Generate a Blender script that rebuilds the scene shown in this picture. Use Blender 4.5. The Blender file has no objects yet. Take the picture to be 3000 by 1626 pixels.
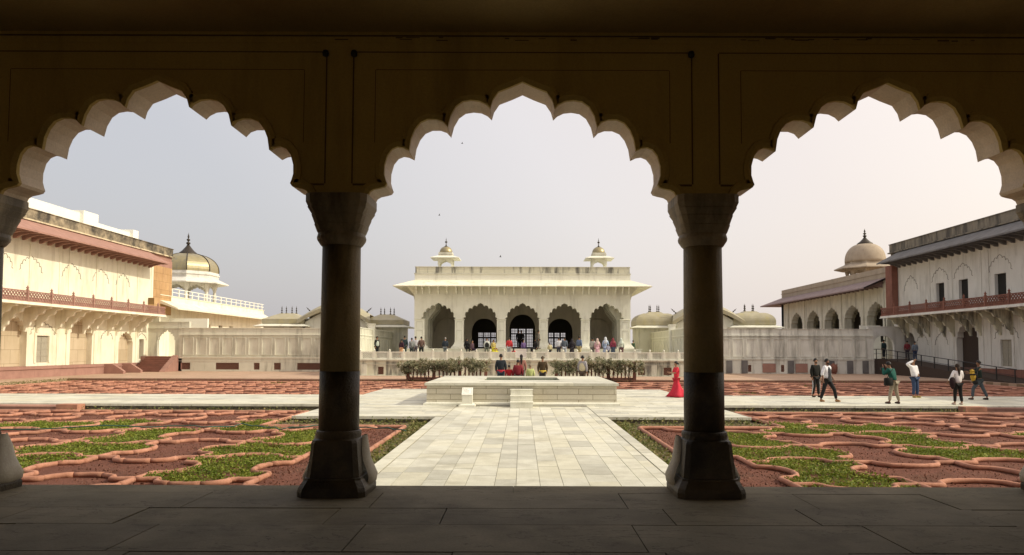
import bpy, bmesh, math, random
import numpy as np
from mathutils import Vector, Matrix
from mathutils.geometry import tessellate_polygon
random.seed(7); RND = random.Random(11)
sc = bpy.context.scene
COL = sc.collection
PI = math.pi; R = math.radians
OFF = {}

# ------------------------------------------------------------------ tagging
def tag(o, label=None, cat=None, group=None, kind=None):
    if label: o['label'] = label
    if cat: o['category'] = cat
    if group: o['group'] = group
    if kind: o['kind'] = kind
    return o
def empty(name, loc, label=None, cat=None, group=None, rz=0):
    o = bpy.data.objects.new(name, None); COL.objects.link(o)
    o.location = loc; o.rotation_euler = (0, 0, rz)
    OFF[o.name] = Vector(loc)
    return tag(o, label, cat, group)
class MB:
    def __init__(s): s.v = []; s.f = []; s.sm = []
    def add(s, vs, fs, sm=False):
        b = len(s.v); s.v += [tuple(p) for p in vs]
        for f in fs: s.f.append(tuple(i + b for i in f)); s.sm.append(sm)
        return s
    def box(s, x0, x1, y0, y1, z0, z1, bev=0):
        vs = [(x, y, z) for z in (z0, z1) for y in (y0, y1) for x in (x0, x1)]
        return s.add(vs, [(0,2,3,1),(4,5,7,6),(0,1,5,4),(2,6,7,3),(0,4,6,2),(1,3,7,5)])
    def loft(s, rings, close=True, caps=True, sm=False):
        n = len(rings[0]); vs = [p for r in rings for p in r]; fs = []
        for i in range(len(rings) - 1):
            for j in range(n if close else n - 1):
                k = (j + 1) % n
                fs.append((i*n+j, i*n+k, (i+1)*n+k, (i+1)*n+j))
        if caps and close:
            fs.append(tuple(range(n-1, -1, -1))); fs.append(tuple(range((len(rings)-1)*n, len(rings)*n)))
        return s.add(vs, fs, sm)
    def lathe(s, prof, cx, cy, n=24, sm=True, rot=0, caps=True):
        rings = [[(cx + r*math.cos(rot + 2*PI*k/n), cy + r*math.sin(rot + 2*PI*k/n), z) for k in range(n)] for r, z in prof]
        return s.loft(rings, True, caps, sm)
    def rects(s, prof, cx, cy, sm=False):        # prof: (half x, half y, z)
        rings = [[(cx-a, cy-b, z), (cx+a, cy-b, z), (cx+a, cy+b, z), (cx-a, cy+b, z)] for a, b, z in prof]
        return s.loft(rings, True, True, sm)
    def tube(s, pts, r, n=6, sm=True, caps=True):
        pts = [Vector(p) for p in pts]; rings = []
        for i, p in enumerate(pts):
            t = (pts[min(i+1, len(pts)-1)] - pts[max(i-1, 0)]).normalized()
            a = Vector((0, 0, 1)) if abs(t.z) < .9 else Vector((0, 1, 0))
            u = t.cross(a).normalized(); w = t.cross(u).normalized()
            rr = r[i] if isinstance(r, (list, tuple)) else r
            rings.append([tuple(p + u*math.cos(2*PI*k/n)*rr + w*math.sin(2*PI*k/n)*rr) for k in range(n)])
        return s.loft(rings, True, caps, sm)
    def poly(s, loops, m3, depth):                # extruded polygon with holes; m3(a,b,d) -> point
        flat = [p for l in loops for p in l]; n = len(flat)
        tri = tessellate_polygon([[Vector((a, b, 0)) for a, b in l] for l in loops])
        vs = [m3(a, b, 0) for a, b in flat] + [m3(a, b, depth) for a, b in flat]
        fs = [tuple(t) for t in tri] + [tuple(i + n for i in reversed(t)) for t in tri]
        k = 0
        for l in loops:
            m = len(l)
            for i in range(m):
                j = (i + 1) % m; fs.append((k+i, k+j, k+j+n, k+i+n))
            k += m
        return s.add(vs, fs)
    def build(s, name, mat, parent=None, recalc=True, weld=False):
        off = OFF.get(parent.name, Vector()) if parent else Vector()
        me = bpy.data.meshes.new(name)
        me.from_pydata([(p[0]-off.x, p[1]-off.y, p[2]-off.z) for p in s.v], [], s.f)
        me.polygons.foreach_set('use_smooth', s.sm)
        if recalc:
            bm = bmesh.new(); bm.from_mesh(me); bmesh.ops.recalc_face_normals(bm, faces=bm.faces); bm.to_mesh(me); bm.free()
        me.materials.append(mat)
        o = bpy.data.objects.new(name, me); COL.objects.link(o)
        if parent: o.parent = parent
        OFF[o.name] = off
        return o

# ------------------------------------------------------------------ materials
def newmat(name):
    m = bpy.data.materials.new(name); m.use_nodes = True
    nt = m.node_tree; b = nt.nodes['Principled BSDF']
    return m, nt, b
def N(nt, typ, **kw):
    n = nt.nodes.new(typ)
    for k, v in kw.items():
        if k.startswith('i_'): n.inputs[k[2:].replace('_', ' ')].default_value = v
        else: setattr(n, k, v)
    return n
def ramp(nt, fac, stops):
    r = nt.nodes.new('ShaderNodeValToRGB'); e = r.color_ramp.elements
    while len(e) < len(stops): e.new(.5)
    for i, (p, c) in enumerate(stops):
        e[i].position = p; e[i].color = (*c, 1) if len(c) == 3 else c
    nt.links.new(fac, r.inputs[0]); return r.outputs[0]
def mixc(nt, fac, a, b, typ='MIX'):
    m = nt.nodes.new('ShaderNodeMix'); m.data_type = 'RGBA'; m.blend_type = typ
    for i, v in ((0, fac), (6, a), (7, b)):
        if hasattr(v, 'is_linked') or hasattr(v, 'links'): nt.links.new(v, m.inputs[i])
        else: m.inputs[i].default_value = v if i == 0 else (*v, 1)
    return m.outputs[2]
def noise(nt, vec, scale, detail=5, rough=.6, dist=0):
    n = nt.nodes.new('ShaderNodeTexNoise'); n.inputs['Scale'].default_value = scale
    n.inputs['Detail'].default_value = detail; n.inputs['Roughness'].default_value = rough; n.inputs['Distortion'].default_value = dist
    nt.links.new(vec, n.inputs['Vector']); return n.outputs[0]
def vecs(nt, scale=(1, 1, 1)):
    g = nt.nodes.new('ShaderNodeNewGeometry'); m = nt.nodes.new('ShaderNodeMapping'); m.inputs['Scale'].default_value = scale
    nt.links.new(g.outputs['Position'], m.inputs['Vector']); return m.outputs[0], g
def stone(name, c1, c2, stain=None, sfac=.5, scale=1.5, rough=.7, bump=.2, island=0, joints=None, jcol=(.1,.09,.07), spec=.3, streak=True, slo=.5, shi=.72, fine=40, bdist=.02):
    m, nt, b = newmat(name); L = nt.links
    v, g = vecs(nt); v2, _ = vecs(nt, (2.2, 2.2, .35))
    col = ramp(nt, noise(nt, v, scale, 6), [(.3, c1), (.7, c2)])
    if island:
        r = ramp(nt, g.outputs['Random Per Island'], [(0, (1-island,)*3), (.5, (1, 1, 1)), (.8, (1-island*.15, 1-island*.22, 1-island*.45)), (1, (1+island*.25,)*3)])
        col = mixc(nt, 1, col, r, 'MULTIPLY')
    if stain:
        s = ramp(nt, noise(nt, v2 if streak else v, .9, 7, .65), [(slo, (0, 0, 0)), (shi, (sfac,)*3)])
        col = mixc(nt, s, col, stain)
    fn = noise(nt, v, fine, 4)
    col = mixc(nt, 1, col, ramp(nt, fn, [(.25, (.84,)*3), (.75, (1.08,)*3)]), 'MULTIPLY')
    h = fn
    if joints:                                    # (axis pair, width, height)
        ax, w, hh = joints
        sp = nt.nodes.new('ShaderNodeSeparateXYZ'); L.new(g.outputs['Position'], sp.inputs[0])
        cb = nt.nodes.new('ShaderNodeCombineXYZ'); L.new(sp.outputs[ax[0]], cb.inputs[0]); L.new(sp.outputs[ax[1]], cb.inputs[1])
        br = nt.nodes.new('ShaderNodeTexBrick'); L.new(cb.outputs[0], br.inputs['Vector'])
        br.inputs['Scale'].default_value = 1; br.inputs['Brick Width'].default_value = w; br.inputs['Row Height'].default_value = hh
        br.inputs['Mortar Size'].default_value = .012; br.inputs['Color1'].default_value = (1, 1, 1, 1); br.inputs['Color2'].default_value = (.88, .87, .84, 1)
        br.inputs['Mortar'].default_value = (.45, .42, .36, 1); br.offset = .4
        col = mixc(nt, 1, col, br.outputs[0], 'MULTIPLY')
    L.new(col, b.inputs['Base Color']); b.inputs['Roughness'].default_value = rough; b.inputs['Specular IOR Level'].default_value = spec
    if bump:
        bn = nt.nodes.new('ShaderNodeBump'); bn.inputs['Strength'].default_value = bump; bn.inputs['Distance'].default_value = bdist
        mx = nt.nodes.new('ShaderNodeMath'); mx.operation = 'ADD'; L.new(h, mx.inputs[0]); L.new(noise(nt, v, scale*4, 6), mx.inputs[1])
        L.new(mx.outputs[0], bn.inputs['Height']); L.new(bn.outputs[0], b.inputs['Normal'])
    return m
M = {}
M['marble'] = stone('marble', (.76,.75,.635), (.83,.82,.71), (.40,.38,.29), .5, 1.2, .55, .12)
M['marble_wall'] = stone('marble_wall', (.60,.585,.48), (.71,.695,.585), (.25,.235,.18), .75, .9, .6, .15)
M['marble_old'] = stone('marble_old', (.58,.565,.43), (.68,.66,.52), (.12,.115,.10), .9, 1.1, .7, .2, slo=.47, shi=.62)
M['paver'] = stone('paver', (.57,.555,.455), (.71,.70,.60), (.34,.315,.235), .7, 2.4, .62, .12, island=.27, streak=False)
M['platform'] = stone('platform', (.60,.56,.44), (.68,.64,.52), (.36,.29,.19), .5, 1.1, .55, .12, joints=((0, 2), 1.35, .21), streak=False)
M['grout'] = stone('grout', (.20,.18,.13), (.30,.27,.2), None, 0, 6, .9, .3)
M['rubble'] = stone('rubble', (.10,.085,.06), (.24,.21,.155), (.05,.06,.03), .8, 3.5, .95, .9, streak=False, bdist=.08, fine=12)
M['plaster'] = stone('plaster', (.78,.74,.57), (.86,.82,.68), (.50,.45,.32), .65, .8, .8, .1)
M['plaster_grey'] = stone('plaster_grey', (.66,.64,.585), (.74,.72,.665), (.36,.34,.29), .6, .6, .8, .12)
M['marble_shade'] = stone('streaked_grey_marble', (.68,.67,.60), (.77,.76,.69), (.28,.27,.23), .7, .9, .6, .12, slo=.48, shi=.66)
M['white'] = stone('white_paint', (.85,.84,.74), (.88,.87,.8), None, 0, 1, .6, .05)
M['parapet'] = stone('parapet', (.22,.18,.125), (.46,.38,.26), (.05,.045,.038), .95, 3.2, .9, .5, slo=.36, shi=.62, streak=False)
M['parapet_grey'] = stone('parapet_grey', (.19,.17,.135), (.29,.25,.19), (.06,.055,.05), .8, 1.1, .9, .4, slo=.45, shi=.6)
M['redstone'] = stone('red_sandstone', (.31,.17,.135), (.40,.225,.18), (.19,.105,.085), .4, 1.5, .85, .2)
M['redstone_dark'] = stone('red_sandstone_dark', (.20,.085,.06), (.28,.125,.09), (.09,.05,.04), .5, 1.5, .85, .2)
M['orange'] = stone('orange_sandstone', (.45,.27,.13), (.56,.36,.18), (.22,.12,.08), .5, 1.1, .85, .2, joints=((1, 2), 1.1, .8))
M['slate'] = stone('grey_slate_stone', (.13,.125,.125), (.20,.19,.185), (.07,.065,.06), .6, 1.5, .85, .25)
M['mauve'] = stone('mauve_sandstone', (.24,.175,.17), (.31,.235,.225), (.13,.10,.09), .6, 1.5, .85, .25)
M['kerb'] = stone('terracotta_kerb', (.41,.185,.12), (.54,.27,.185), (.19,.10,.065), .75, 4.5, .85, .2, island=.10, streak=False)
M['pavement'] = stone('pavement', (.44,.29,.205), (.53,.37,.27), (.36,.29,.2), .6, .5, .9, .2, joints=((0, 1), 1.6, .8), streak=False)
M['soil'] = stone('soil', (.15,.056,.036), (.22,.088,.058), (.10,.055,.03), .6, 3, .98, .9, streak=False, fine=22, bdist=.07)
M['dirt'] = stone('dirt', (.14,.105,.06), (.20,.15,.09), (.07,.09,.025), .7, 2, .98, .6, streak=False, bdist=.05)
M['ground'] = stone('ground', (.24,.19,.12), (.32,.26,.17), (.14,.14,.07), .6, .2, .95, .3, streak=False)
M['gold'] = stone('gilt_copper', (.30,.255,.14), (.40,.34,.19), (.20,.20,.17), .8, 1.4, .38, .15, spec=.6)
M['gold'].node_tree.nodes['Principled BSDF'].inputs['Metallic'].default_value = .35
M['gilt_grey'] = stone('weathered_gilt', (.34,.305,.205), (.43,.39,.275), (.44,.37,.13), .6, 1.5, .5, .15, slo=.5, shi=.75)
M['dome_stone'] = stone('dome_stone', (.36,.29,.215), (.43,.355,.27), (.24,.19,.145), .5, 1.1, .8, .2)
M['inner'] = stone('shade_brown_plaster', (.44,.32,.10), (.51,.375,.125), (.25,.175,.055), .5, .8, .85, .15)  # browner and darker than the intrados: interior shade put into the colour
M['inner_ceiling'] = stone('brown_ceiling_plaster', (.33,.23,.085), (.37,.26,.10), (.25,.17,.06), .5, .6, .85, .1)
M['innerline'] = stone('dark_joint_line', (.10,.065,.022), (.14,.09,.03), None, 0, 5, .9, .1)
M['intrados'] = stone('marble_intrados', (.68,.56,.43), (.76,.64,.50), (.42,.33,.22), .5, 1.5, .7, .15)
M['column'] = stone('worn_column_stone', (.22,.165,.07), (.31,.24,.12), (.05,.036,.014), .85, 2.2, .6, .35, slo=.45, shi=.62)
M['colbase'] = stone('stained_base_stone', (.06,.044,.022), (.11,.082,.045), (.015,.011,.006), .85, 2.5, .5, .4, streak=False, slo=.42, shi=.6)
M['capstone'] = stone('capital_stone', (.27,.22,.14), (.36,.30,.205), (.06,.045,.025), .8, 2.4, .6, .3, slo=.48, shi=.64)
M['colside'] = stone('skylit_column_marble', (.34,.31,.25), (.46,.42,.34), (.16,.13,.09), .6, 2, .55, .2)  # paler copy for side faces, sky light put into the colour
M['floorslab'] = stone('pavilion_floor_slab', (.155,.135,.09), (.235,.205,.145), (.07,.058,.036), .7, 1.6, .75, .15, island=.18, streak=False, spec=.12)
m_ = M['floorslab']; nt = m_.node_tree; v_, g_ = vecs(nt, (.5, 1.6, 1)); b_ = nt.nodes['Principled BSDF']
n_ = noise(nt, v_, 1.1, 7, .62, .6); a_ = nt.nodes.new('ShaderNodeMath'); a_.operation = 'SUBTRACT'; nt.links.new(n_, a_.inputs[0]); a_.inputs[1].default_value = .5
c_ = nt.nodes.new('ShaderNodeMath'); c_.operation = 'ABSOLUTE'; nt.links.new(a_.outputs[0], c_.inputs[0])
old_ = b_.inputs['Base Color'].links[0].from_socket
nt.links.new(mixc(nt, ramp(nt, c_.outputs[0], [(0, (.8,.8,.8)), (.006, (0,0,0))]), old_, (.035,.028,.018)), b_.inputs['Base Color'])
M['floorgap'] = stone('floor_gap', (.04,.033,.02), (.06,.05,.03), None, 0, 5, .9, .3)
def plain(name, c, rough=.8, var=.25, scale=12, metal=0):
    m = stone(name, tuple(x*(1-var) for x in c), tuple(min(1, x*(1+var*.5)) for x in c), None, 0, scale, rough, .1)
    m.node_tree.nodes['Principled BSDF'].inputs['Metallic'].default_value = metal; return m
M['dark'] = plain('dark_void', (.02, .018, .015))
M['darkwood_shade'] = plain('dark_wood_and_shade', (.06, .04, .03))  # wood on ramp and stems; also stands for shade inside openings
M['lattice'] = plain('lattice_red_stone', (.28, .14, .10))
M['iron'] = plain('dark_iron', (.03, .03, .03), .5)
M['finial'] = plain('dark_bronze', (.06, .05, .04), .45, metal=.4)
M['woodgrey'] = plain('grey_timber_door', (.38, .35, .28))
M['hose'] = plain('green_hose', (.03, .10, .07), .4)
M['water'] = plain('pool_stone', (.30, .32, .25), .3)
def leafmat(name, c1, c2, c3):
    m, nt, b = newmat(name); g = nt.nodes.new('ShaderNodeNewGeometry')
    c = ramp(nt, g.outputs['Random Per Island'], [(0, c1), (.55, c2), (1, c3)])
    v_, _g = vecs(nt); c = mixc(nt, 1, c, ramp(nt, noise(nt, v_, 1.4, 4), [(.3, (.62,.66,.6)), (.5, (1,1,1)), (.72, (1.25,1.08,1.0))]), 'MULTIPLY')
    nt.links.new(c, b.inputs['Base Color']); b.inputs['Roughness'].default_value = .6
    b.inputs['Specular IOR Level'].default_value = .25
    t = nt.nodes.new('ShaderNodeBsdfTranslucent'); nt.links.new(c, t.inputs['Color'])
    a = nt.nodes.new('ShaderNodeMixShader'); a.inputs[0].default_value = .3
    nt.links.new(b.outputs[0], a.inputs[1]); nt.links.new(t.outputs[0], a.inputs[2])
    nt.links.new(a.outputs[0], nt.nodes['Material Output'].inputs['Surface']); return m
M['leaf'] = leafmat('shrub_leaf', (.10,.12,.055), (.31,.31,.19), (.58,.53,.38))
M['cover'] = leafmat('ground_leaf', (.085,.13,.012), (.18,.23,.025), (.33,.36,.075))
M['weed'] = leafmat('weed_leaf', (.10,.13,.03), (.19,.20,.06), (.33,.28,.13))
CL = {}
def cloth(c, rough=.85):
    k = tuple(round(x, 3) for x in c)
    if k not in CL: CL[k] = plain('cloth', c, rough, .18, 9)
    return CL[k]
SKIN = plain('skin', (.32, .17, .10), .5, .08)
SKIN2 = plain('skin_dark', (.20, .10, .06), .5, .08)
HAIR = plain('hair', (.012, .010, .009), .5, .2)
HAIRG = plain('grey_hair', (.25, .24, .23), .6, .2)

# ------------------------------------------------------------------ camera, light, sky
cam = bpy.data.cameras.new('camera'); co = bpy.data.objects.new('camera', cam); COL.objects.link(co)
cam.sensor_width = 36; cam.lens = 2167/3000*36; cam.shift_x = -29/3000; cam.shift_y = (911.4-813)/3000
cam.clip_start = .05; cam.clip_end = 3000
co.matrix_world = Matrix.Translation((0, 0, 2.1)) @ Matrix.Rotation(R(93), 4, 'X') @ Matrix.Rotation(.003, 4, 'Z')
sc.camera = co
SUN_EL = R(35.3); SUN_AZ = R(-8)                 # azimuth measured from +X towards +Y
sdir = Vector((math.cos(SUN_EL)*math.cos(SUN_AZ), math.cos(SUN_EL)*math.sin(SUN_AZ), math.sin(SUN_EL)))
sl = bpy.data.lights.new('sun', 'SUN'); sl.energy = 3.0; sl.angle = R(.6); sl.color = (1, .935, .74)
so = bpy.data.objects.new('sun', sl); COL.objects.link(so); so.rotation_euler = sdir.to_track_quat('Z', 'Y').to_euler()
w = bpy.data.worlds.new('World'); sc.world = w; w.use_nodes = True
nt = w.node_tree; L = nt.links; bg = nt.nodes['Background']
sky = nt.nodes.new('ShaderNodeTexSky'); sky.sky_type = 'NISHITA'; sky.sun_disc = False
sky.sun_elevation = SUN_EL; sky.sun_rotation = PI/2 - SUN_AZ; sky.air_density = 1.4; sky.dust_density = 6; sky.ozone_density = 2
L.new(sky.outputs[0], bg.inputs[0]); bg.inputs[1].default_value = .05
tc = nt.nodes.new('ShaderNodeTexCoord'); dp = nt.nodes.new('ShaderNodeVectorMath'); dp.operation = 'DOT_PRODUCT'
L.new(tc.outputs['Generated'], dp.inputs[0]); dp.inputs[1].default_value = sdir
mr = nt.nodes.new('ShaderNodeMath'); mr.operation = 'MULTIPLY_ADD'; L.new(dp.outputs['Value'], mr.inputs[0]); mr.inputs[1].default_value = .5; mr.inputs[2].default_value = .5
HC = ramp(nt, mr.outputs[0], [(0, (.36,.34,.37)), (.36, (.52,.50,.51)), (.53, (.73,.67,.65)), (.66, (.80,.70,.645)), (.8, (.95,.82,.71)), (1, (1.2,1.04,.83))])
bg2 = nt.nodes.new('ShaderNodeBackground'); L.new(HC, bg2.inputs[0]); bg2.inputs[1].default_value = 1.0
ad = nt.nodes.new('ShaderNodeAddShader'); L.new(bg.outputs[0], ad.inputs[0]); L.new(bg2.outputs[0], ad.inputs[1])
L.new(ad.outputs[0], nt.nodes['World Output'].inputs['Surface'])
sc.view_settings.view_transform = 'Standard'; sc.view_settings.look = 'None'; sc.view_settings.exposure = 0; sc.view_settings.gamma = 1
sc.cycles.max_bounces = 8; sc.cycles.diffuse_bounces = 6

# ------------------------------------------------------------------ arch profiles
PRF = [(.0,4.97),(.12,4.915),(.26,4.86),(.32,4.77),(.345,4.68),(.39,4.725),(.46,4.76),(.55,4.77),(.64,4.755),(.715,4.70),(.77,4.60),(.80,4.48),
       (.85,4.535),(.92,4.56),(1.01,4.56),(1.09,4.525),(1.15,4.45),(1.19,4.35),(1.21,4.22),(1.27,4.25),(1.33,4.26),(1.39,4.235),(1.44,4.17),(1.47,4.06),(1.472,3.96),
       (1.455,3.90),(1.44,3.86),(1.46,3.83),(1.51,3.815),(1.58,3.80),(1.62,3.775),(1.64,3.73)]
def arch_pts(cx, sx, z_sp, z_ap, z0):             # right half scaled, mirrored; from left foot to right foot
    k = (z_ap - z_sp)/(4.97 - 3.73)
    half = [(x*sx, z_sp + (z-3.73)*k) for x, z in PRF]
    pts = [(cx + x, z) for x, z in half]; left = [(cx - x, z) for x, z in half[1:]]
    return [(left[-1][0], z0)] + left[::-1] + pts + [(pts[-1][0], z0)]
def pointed(cx, w, z_sp, z_ap, z0, n=10):
    pts = []
    for k in range(n+1):
        t = k/n; pts.append((cx - w*math.cos(t*PI/2)**.8, z_sp + (z_ap-z_sp)*math.sin(t*PI/2)**1.0))
    return [(cx-w, z0)] + pts + [(2*cx-p[0], p[1]) for p in pts[:-1][::-1]] + [(cx+w, z0)]
def wall_with_arches(mb, x0, x1, z0, z1, arches, m3, depth, holes=()):
    loop = [(x0, z0)]
    for a in sorted(arches, key=lambda q: q[0][0]): loop += a
    loop += [(x1, z0), (x1, z1), (x0, z1)]
    mb.poly([loop] + list(holes), m3, depth)
XZ = lambda y: (lambda a, b, d: (a, y + d, b))
def YZ(x, s): return lambda a, b, d: (x - s*0 + s*d, a, b)

# ------------------------------------------------------------------ ground, paths, beds
g = MB(); g.box(-900, 900, -60, 2500, -1.0, -.30); tag(g.build('ground', M['ground']), kind='structure')
def slabs(mb, x0, x1, y0, y1, z, cw, cl, along='y', zj=.002, gap=.006, h=.03):
    """irregular slabs laid in courses along one axis"""
    a0, a1, b0, b1 = (x0, x1, y0, y1) if along == 'y' else (y0, y1, x0, x1)
    a = a0
    while a < a1 - .01:
        wd = min(cw*RND.uniform(.75, 1.3), a1 - a)
        if a1 - (a + wd) < cw*.5: wd = a1 - a
        b = b0 - RND.uniform(0, cl*.8)
        while b < b1 - .01:
            ln = cl*RND.uniform(.6, 1.5); e0, e1 = max(b, b0), min(b + ln, b1)
            if e1 - e0 > .06:
                zz = z + RND.uniform(-zj, zj)
                q = (a+gap, a+wd-gap, e0+gap, e1-gap)
                if along == 'x': q = (q[2], q[3], q[0], q[1])
                X0, X1, Y0, Y1 = q
                mb.add([(X0, Y0, zz), (X1, Y0, zz), (X1, Y1, zz), (X0, Y1, zz), (X0, Y0, zz-h), (X1, Y0, zz-h), (X1, Y1, zz-h), (X0, Y1, zz-h)],
                       [(0,1,2,3),(0,4,5,1),(1,5,6,2),(2,6,7,3),(3,7,4,0)])
            b += ln
        a += wd
p = MB()
slabs(p, -2.42, 2.42, 8.85, 27.6, 0, .39, .85, gap=.004)
slabs(p, -2.70, -2.44, 8.85, 23.4, 0, .3, 1.9); slabs(p, 2.44, 2.70, 8.85, 23.4, 0, .3, 1.9)
for s in (-1, 1):
    a, b = sorted((s*2.44, s*7.2)); slabs(p, a, b, 23.55, 28.2, 0, .5, 1.3, 'x')
    a, b = sorted((s*7.2, s*36)); slabs(p, a, b, 28.6, 34.6, 0, .62, 1.5, 'x')
    a, b = sorted((s*3.6, s*7.4)); slabs(p, a, b, 28.2, 39.7, 0, .55, 1.3, 'x')
slabs(p, -3.6, 3.6, 35.6, 39.7, 0, .55, 1.2); slabs(p, -2.7, 2.7, 39.7, 53, 0, .5, 1.2)
pv = p.build('path', M['paver'], recalc=False); tag(pv, kind='structure')
p = MB()
p.box(-2.70, 2.70, 8.6, 23.55, -.45, -.012)
p.box(-7.2, 7.2, 23.55, 39.7, -.45, -.012)
p.box(-36, -7.2, 28.6, 34.6, -.45, -.012); p.box(7.2, 36, 28.6, 34.6, -.45, -.012)
p.box(-2.7, 2.7, 39.7, 53, -.45, -.012)
tag(p.build('path_bed', M['grout']), kind='structure')
# rubble faces with projecting marble edge slabs (real thickness)
p = MB()
def edge_x(x0, x1, y, s, z1=-.03):
    a = x0
    while a < x1 - .05:
        l = min(RND.uniform(.25, .6), x1 - a)
        hgt = RND.uniform(.10, .135); p.box(a+.004, a+l-.004, y, y + s*RND.uniform(.03, .07), -.30, -.30+hgt)
        l2 = l*RND.uniform(.4, .6); p.box(a+.004, a+l2, y, y + s*RND.uniform(.03, .06), -.30+hgt+.004, -.095)
        p.box(a+l2+.006, a+l-.004, y, y + s*RND.uniform(.03, .06), -.30+hgt+.004, -.095); a += l
for s in (-1, 1):
    a, b = sorted((s*2.72, s*7.2)); edge_x(a, b, 23.545, -1)
    a, b = sorted((s*7.22, s*17)); edge_x(a, b, 28.595, -1)
rb = p.build('retaining_stones', M['rubble']); tag(rb, kind='structure')
p = MB()
for s in (-1, 1):
    for (xa, xb, yy) in ((2.72, 7.25, 23.5), (7.22, 36, 28.55)):
        a = xa
        while a < xb - .05:
            l = min(RND.uniform(.9, 2.0), xb - a); q = sorted((s*(a+.004), s*(a+l-.004))); p.box(q[0], q[1], yy - RND.uniform(.03, .06), yy+.04, -.09, -.002); a += l
tag(p.build('path_edge_slabs', M['marble_wall']), kind='structure')
# pavement round the garden
p = MB(); p.box(-60, 60, 53.0, 110, -.5, 0)
p.box(-60, -32.4, -10, 28.55, -.5, 0); p.box(32.0, 60, -10, 28.55, -.5, 0)
p.box(-60, -36.05, 28.55, 34.65, -.5, 0); p.box(36.05, 60, 28.55, 34.65, -.5, 0)
p.box(-60, -32.4, 34.65, 53.0, -.5, 0); p.box(32.0, 60, 34.65, 53.0, -.5, 0)
tag(p.build('pavement', M['pavement']), kind='structure')
p = MB(); p.box(-32.4, -2.75, 52.9, 52.98, -.3, -.06); p.box(2.75, 32.0, 52.9, 52.98, -.3, -.06)
tag(p.build('pavement_kerb', M['redstone_dark']), kind='structure')

AMP = .47; HW = .62
def lobe(u, L_): 
    t = (u - L_/2)/HW
    return AMP*math.sqrt(max(0, 1 - t*t)) if abs(t) < 1 else 0
def lobe_path(L_):
    pts = [(0, 0), (.2, 0), (L_/2-HW-.12, -.012), (L_/2-HW-.03, .01)]
    for k in range(0, 11):
        th = PI*k/10; pts.append((L_/2 - HW*math.cos(th)*(1 + .10*math.sin(th)), AMP*math.sin(th)**.85))
    pts += [(L_/2+HW+.03, .01), (L_/2+HW+.12, -.012), (L_-.2, 0), (L_, 0)]
    return pts
def kerb_line(mb, pts, z=-.172, seg=.55, r0=.058, r1=.047):
    """row of half-round tiles laid end to end, each its own tapering piece"""
    P = [Vector((x, y, 0)) for x, y in pts]; D = [0]
    for a, b in zip(P, P[1:]): D.append(D[-1] + (b-a).length)
    def at(d):
        for i in range(len(D)-1):
            if d <= D[i+1] + 1e-9:
                t = (d - D[i])/max(1e-9, D[i+1]-D[i]); return P[i].lerp(P[i+1], t)
        return P[-1]
    n = max(1, round(D[-1]/seg)); st = D[-1]/n
    for k in range(n):
        m = 5; q = []
        for j in range(m+1):
            c = at(k*st + st*j/m + 0); q.append((c.x, c.y, z + RND.uniform(-.003, .003)))
        ra = r0*RND.uniform(.97, 1.03); rbb = r1
        if q[0][0] > 0: ra = rbb = (r0+r1)/2*.96
        mb.tube(q, [ra + (rbb-ra)*j/m for j in range(m+1)], 8, caps=q[0][0] < 0)
def bed(name, label, s, xs, ys, inside, borders, green, leafd, group):
    root = empty(name, (s*10, ys[1], -.3), label, 'garden bed', group)
    k = MB()
    for i, x in enumerate(xs):
        for j in range(len(ys)-1):
            sg = 1 if (i+j) % 2 == 0 else -1; Lh = ys[j+1]-ys[j]
            pts = [(x + sg*o, ys[j]+u) for u, o in lobe_path(Lh)]
            run = []
            for q in pts + [None]:
                if q and inside(*q): run.append(q)
                else:
                    if len(run) > 1: kerb_line(k, [(s*a, b) for a, b in run])
                    run = []
    for j, y in enumerate(ys):
        for i in range(len(xs)-1):
            sg = 1 if (i+j) % 2 == 1 else -1; Lh = xs[i+1]-xs[i]
            pts = [(xs[i]+u, y + sg*o) for u, o in lobe_path(Lh)]
            run = []
            for q in pts + [None]:
                if q and inside(*q): run.append(q)
                else:
                    if len(run) > 1: kerb_line(k, [(s*a, b) for a, b in run])
                    run = []
    k.build('kerb', M['kerb'], root)
    k = MB()
    for b in borders: kerb_line(k, [(s*a, c) for a, c in b], -.165, 1.1, .060, .056)
    k.build('border_kerb', M['kerb'], root)
    def cell(x, y):
        jj = -1
        for j in range(len(ys)-1):
            if ys[j] <= y < ys[j+1]: jj = j
        if jj < 0: return None
        ii = None
        for i, X in enumerate(xs):
            sg = 1 if (i+jj) % 2 == 0 else -1
            if x < X + sg*lobe(y-ys[jj], ys[jj+1]-ys[jj]): ii = i-1; break
        if ii is None: return None
        # rows
        col = None
        for i in range(len(xs)-1):
            if xs[i] <= x < xs[i+1]: col = i
        if col is not None:
            Lx = xs[col+1]-xs[col]
            for j in (jj, jj+1):
                sg = 1 if (col+j) % 2 == 1 else -1; yl = ys[j] + sg*lobe(x-xs[col], Lx)
                if j == jj and y < yl: return (ii, jj-1)
                if j == jj+1 and y > yl: return (ii, jj+1)
        return (ii, jj)
    return root, cell
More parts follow.
